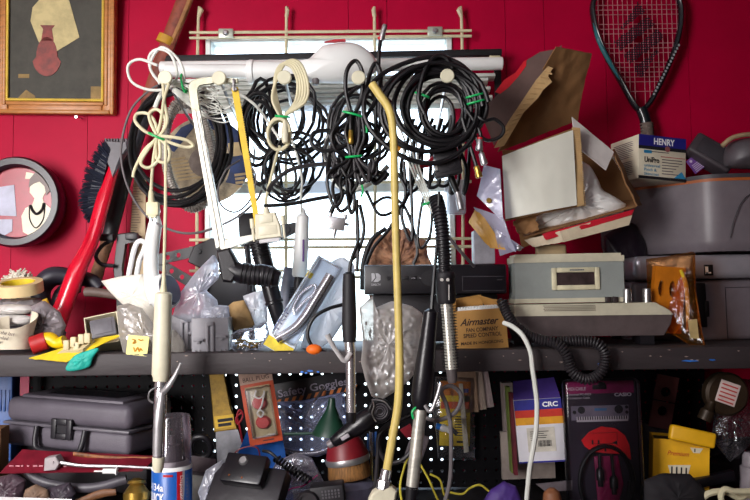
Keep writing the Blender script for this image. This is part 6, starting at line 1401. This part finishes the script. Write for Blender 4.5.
for lab, pts in (('yellow string slanting right from behind the long silver barrel', [(420, 464), (428, 478), (436, 496), (442, 508)]), ('yellow string further right, kinked at the bottom', [(430, 474), (440, 480), (444, 494), (452, 506)]), ('thin tan string lying low right of the grey cord', [(448, 492), (462, 494), (470, 488), (480, 485), (490, 492)])):
    m = MB(IMG(1.56)); m.tube([(p[0], p[1], 0) for p in pts], 1.1, 6); one('yellow_string', lab, 'string', m, mat('yellow string', (0, 0, 0)))
blob('purple_bag', 'purple cloth bag bulging up at the bottom right of centre', 'bag', 1.52, [(480, 506), (490, 490), (504, 481), (516, 486), (524, 506), (520, 520), (484, 520)], 9, mat('purple cloth', (74, 46, 128), .6), 1.5, 49)
t = thing('striped_carton', 'white carton with navy, red and orange stripes before the pegboard', 'box', P(540, 463, 1.6))
T = FR(540, 430, 1.58, rot=-4, yaw=-8)
m = MB(T); m.box(-23, -30, 23, 31.5, -26, 0, .3); bx = m.build('carton', mat('white carton', (222, 220, 226), .5, dirt=.04), t)
m = MB(T); m.box(-23, 30, 23, 31.5, 0, .3); m.build('navy_rule', mat('carton navy', (42, 42, 140), .5), bx); m = MB(T); m.box(-23, -30, 23, -20, 0, .3); m.build('navy_band', mat('carton navy', (42, 42, 140), .5), bx)
m = MB(T); m.box(-23, -20, 23, -12.6, 0, .3); m.build('red_band', mat('carton red', (206, 52, 34), .5), bx)
m = MB(T); m.box(-23, -12.6, 23, -5.5, 0, .3); m.build('orange_band', mat('carton orange', (232, 164, 36), .5), bx)
text(T, 'CRC', 12, -22.6, 4.6, .4, WINK, bx, w=15, bold=.03)
m = MB(T); m.box(-13, -2.5, 14, 21, 0, .4); m.build('label', mat('cream label', (216, 210, 196), .6), bx)
rnd = random.Random(3); m = MB(T)
for i in range(16): x = -3 + i * .85; m.box(x, 10, x + rnd.choice((.3, .5)), 16, .4, .7)
for i in range(5): m.box(-10, 1 + i * 2, -10 + rnd.uniform(6, 20), 1.6 + i * 2, .4, .7)
m.build('bar_print', INK, bx)
m = MB(T); m.sheet((-21, -47, -20), (20, -48, -20), (23, -30, -4), (-23, -30, -4), th=1, amp=.6); m.build('top_flap', mat('dark violet flap', (66, 46, 122), .5), t, label='dark violet top flap')
for i, (x, y, w, h, d, lab, col) in enumerate(((510, 430, 10, 46, 1.70, 'grey card sleeve standing left of the striped carton', (150, 136, 132)), (511, 430, 3, 42, 1.64, 'green yellow booklet edge left of the striped carton', (120, 140, 60)), (514, 434, 3.5, 40, 1.62, 'dark red booklet edge touching the striped carton', (110, 30, 44)))):
    m = MB(FR(x, y, d, rot=-2)); m.box(-w / 2, -h, w / 2, h, -14, 0); one('booklet', lab, 'booklet', m, mat('booklet %d' % i, col, .6))
m = MB(FR(528, 452, 1.68, rot=-1)); m.box(-26, -20, 26, 26, -6, 0); bk = one('grey_carton', 'pale grey carton with cut corner behind the striped carton', 'box', m, mat('pale grey brown card', (170, 156, 148), .7))
m = MB(IMG(1.56)); m.poly([(536, 484), (572, 480), (572, 490), (546, 492)], -1, 1); one('paint_scraper', 'grey metal blade pointing left at the bottom under striped carton', 'blade', m, mat('grey blade', (150, 140, 146), .4, metal=.5))
m = MB(IMG(1.50)); m.tube([(553, 512, 0), (552, 498, 0), (552, 492, 0), (552, 488, 0)], [9, 9, 7.5, 3], 14); one('wooden_stick', 'round brown wooden handle end at the bottom under striped carton', 'handle', m, mat('brown wood handle', (146, 92, 58), .6, dirt=.15))
# clear shell with keyboard cable
t = thing('cable_package', 'clear clamshell package with magenta header and red diagram card', 'package', P(604, 510, 1.55))
T = FR(604, 444, 1.55, rot=-.8)
m = MB(T); m.box(-37, -62, 35, 70, -5, -4); cd = m.build('back_card', mat('dark plum card', (44, 34, 48), .5, dirt=.12), t)
m = MB(T); m.box(-35, -61, 33, -49, -4, -3.5); m.build('header', mat('magenta header', (138, 22, 82), .45), cd)
m = MB(T); m.box(-8, -57.5, 6, -53, -3.5, -3, .2); m.ball((1, -58, -3), (4, 2.4, .6), 12, 6); m.build('hang_hole', BLACK, cd)
LT = mat('dull grey lettering', (206, 192, 200), .5)
text(T, 'MIDI CABLE', -33, -52.4, 3.3, -3.4, LT, cd, w=18, align='LEFT'); text(T, 'CASIO', 22, -45.8, 3.3, -3.4, mat('pale lettering', (214, 206, 214), .5), cd, w=17, bold=.03)
text(T, 'Universal PC-MIDI', -33, -47.4, 2.2, -3.4, LT, cd, w=23, align='LEFT'); text(T, 'Connection Cable', -33, -44, 2.2, -3.4, LT, cd, w=22, align='LEFT')
KB = mat('printed keyboard grey', (120, 110, 124), .5)
m = MB(T); m.box(-30, -37, 27, -23, -4, -3.4); m.build('printed_keyboard', KB, cd)
m = MB(T); m.box(-25, -26.5, 26, -21.4, -3.5, -3.1); m.build('printed_keys', mat('printed white keys', (196, 186, 190), .5), cd)
m = MB(T)
for i in range(21): m.box(-24 + i * 2.4, -26.5, -23 + i * 2.4, -23.4, -3.2, -2.9)
for x, y, r_ in ((-20, -33, 3.6), (17, -33, 4.2), (-27, -31, 1.8), (25, -35, 1.6), (25, -30, 1.6)): m.lathe((x, y, -3.4), (x, y, -2.9), [(0, r_), (1, r_)], 16)
m.build('printed_black', INK, cd)
m = MB(T); m.box(-7, -34.5, 5, -32, -3.4, -2.9); m.build('printed_screen', mat('printed screen', (70, 110, 150), .5), cd)
m = MB(T); m.poly([(-22, -4), (-14, -12), (-2, -17), (12, -15), (21, -8), (25, 2), (26, 16), (16, 10), (2, 9), (-12, 7), (-19, 2)], -1, 0); rc = m.build('diagram_card', mat('red diagram card', (244, 34, 40), .45), t, label='red diagram card')
m = MB(T); m.box(-12, -4, -10.5, 0, 0, .4); m.box(-6, -4, -4.5, 0, 0, .4); m.poly([(8, -1), (13, -3), (13, 1)], 0, .4); m.poly([(0, 7), (1, 1), (2, 7)], 0, .4); m.box(-12, -.6, 12, -.2, 0, .3); m.box(-12, -11, 13, -10.7, 0, .3); m.box(13, -11, 13.3, -3, 0, .3); m.build('diagram_print', INK, rc)
m = MB(T); m.tube(coil(0, 36, 26, 34, 3, 51, .06, 0, 2, n0=0, per=14), 1.7, 8, 2); m.tube([(-6, 10, 3), (-6, 22, 3)], 1.6, 8, 1); m.tube([(6, 10, 3), (7, 30, 3)], 1.6, 8, 1); m.build('cord_loop', CABLE, t)
for (x, y) in ((-6, 22), (7, 30)):
    m = MB(T); m.lathe((x, y, 3), (x, y + 12, 3), [(0, 2), (.2, 4), (1, 4)], 14); m.lathe((x, y + 12, 3), (x, y + 18, 3), [(0, 2.6), (1, 2.6)], 12); m.build('round_plug', BLKPL, t)
blob_ = MB(T); blob_.pillow([(-10, 12), (14, 12), (18, 40), (10, 66), (-8, 60)], 2.5, 1, 52, n0=-2); blob_.build('magenta_insert', mat('magenta insert', (150, 20, 80), .45), t)
m = MB(T); m.box(-39, -64, 37, 72, -6, 8, 5, 3); m.build('clamshell', film('clear clamshell', (225, 228, 236), .0, .12, .1), t)
# yellow lamp carton
t = thing('lamp_carton', 'small open yellow carton with red script lettering on lower shelf', 'box', P(682, 472, 1.62))
T = FR(681, 459, 1.60, rot=3, yaw=-14)
YB = mat('yellow carton', (236, 178, 22), .45, dirt=.06)
m = MB(T); m.box(-26, -18, 26, 28, -1, 0); m.box(-26, -18, -25, 28, -36, -1); m.box(25, -18, 26, 28, -36, -1); m.box(-26, -18, 26, 28, -37, -36); m.box(-25, 27, 25, 28, -36, -1); bx = m.build('carton_walls', YB, t)
text(T, 'Premium', -3, -3, 4.6, .3, mat('red script print', (200, 36, 30), .5), bx, w=20, shear=.35)
m = MB(T); m.poly([(-12, 7), (9, 5), (5, 22), (-8, 22)], 0, .3); la = m.build('lamp_picture', mat('pale print', (0, 0, 0)), bx); m = MB(T); m.poly([(8, -12), (20, -12), (17, -7), (11, -7)], 0, .3); m.build('lamp_emblem', mat('pale print', (0, 0, 0)), bx)
m = MB(T)
for i in range(4): m.box(-9 + i * 4.4, 8, -7.6 + i * 4.4, 20, .3, .6)
m.box(12, -11, 13, -8, .3, .6); m.build('picture_lines', INK, la)
m = MB(T); m.box(-23, -16, 23, 20, -33, -4, 1); m.build('dark_insert', BLACK, t)
T2 = FR(694, 437, 1.57, rot=12, pitch=10, yaw=-8); m = MB(T2); m.box(-22, -8, 21, 7, -12, 0, 2.5, 3); m.build('lid', YB, t, label='yellow folded lid')
blob('black_bag', 'black cloth bag in front of the yellow carton', 'bag', 1.50, [(644, 480), (662, 473), (690, 474), (704, 488), (708, 512), (644, 514)], 10, mat('black cloth', (26, 22, 28), .8), 2, 53)
t = thing('round_gauge', 'dark brown round gauge with white red sticker hanging at right', 'gauge', P(722, 416, 1.56))
T = FR(727, 394, 1.56, rot=20)
m = MB(T); m.lathe((0, 0, -10), (0, 0, 3), [(0, 21), (.8, 21.5), (1, 19)], 32); bd = m.build('case', mat('dark bronze', (62, 48, 34), .45, metal=.4, dirt=.2), t)
m = MB(T); m.box(-11, -12, 9, 10, 3, 3.6, .2); st = m.build('sticker', mat('pink white sticker', (226, 204, 198), .6), t, label='white sticker with red print')
m = MB(T)
for i in range(5): m.box(-9, -9 + i * 4, 7, -7.6 + i * 4, 3.6, 3.9)
m.build('red_print', mat('red sticker print', (196, 70, 66), .6), st)
m = MB(IMG(1.56)); m.lathe((712, 402, 0), (704, 420, 0), [(0, 4), (.4, 5), (.5, 7), (1, 7)], 18); m.build('stem', mat('dark bronze', (0, 0, 0)), t)
m = MB(FR(664, 402, 1.70, rot=12)); m.holed([(0, -10, 11, 9, 5), (0, 9, 11, 9, 5)], 9, 5, -2, 0); m.box(-11, -26, 11, -19, -2, 0); m.box(-11, 18, 11, 26, -2, 0); one('brown_card', 'dark red brown card with two round holes behind yellow carton', 'card', m, mat('dark red brown card', (92, 44, 44), .6), smooth=30)
blob('plastic_bag', 'clear plastic bag hanging under the round gauge at the right', 'bag', 1.60, [(702, 384), (724, 376), (752, 380), (756, 440), (730, 462), (712, 440), (714, 416)], 9, film('clear dark bag', (160, 158, 166), .14, .15, .3, .4), 3, 54, smooth=25)
cable('cord', 'thick cream cable loops at the bottom right corner', 1.50, [(700, 500, 0), (708, 492, 4), (722, 490, 6), (736, 496, 6), (746, 494, 4), (760, 500, 0)], 3.2, CREAM)
cable('cord', 'thick cream cable standing up in a bend at bottom right', 1.48, [(724, 512, 2), (719, 496, 4), (722, 488, 5), (732, 490, 5), (750, 490, 4)], 3.0, CREAM)
t = thing('grey_jar', 'pale grey jar at the right edge of the lower shelf', 'jar', P(752, 474, 1.6))
m = MB(IMG(1.60)); m.lathe((752, 452, 0), (752, 520, 0), [(0, 7), (.05, 9), (.2, 9), (.22, 11), (1, 11)], 20); m.build('body', mat('pale grey jar', (150, 142, 148), .45), t)
m = MB(FR(712, 480, 1.58, rot=-12)); m.box(-20, -4, 24, 6, -10, 0, 2); one('black_torch', 'black torch lying between yellow carton and cream cables', 'torch', m, BLKPL)
blob('dark_clutter', 'dark plastic bag heap behind the yellow carton on lower shelf', 'bag', 1.72, [(640, 420), (680, 426), (720, 440), (752, 436), (754, 486), (642, 486)], 14, mat('dark plastic heap', (30, 24, 30), .45), 4, 55)
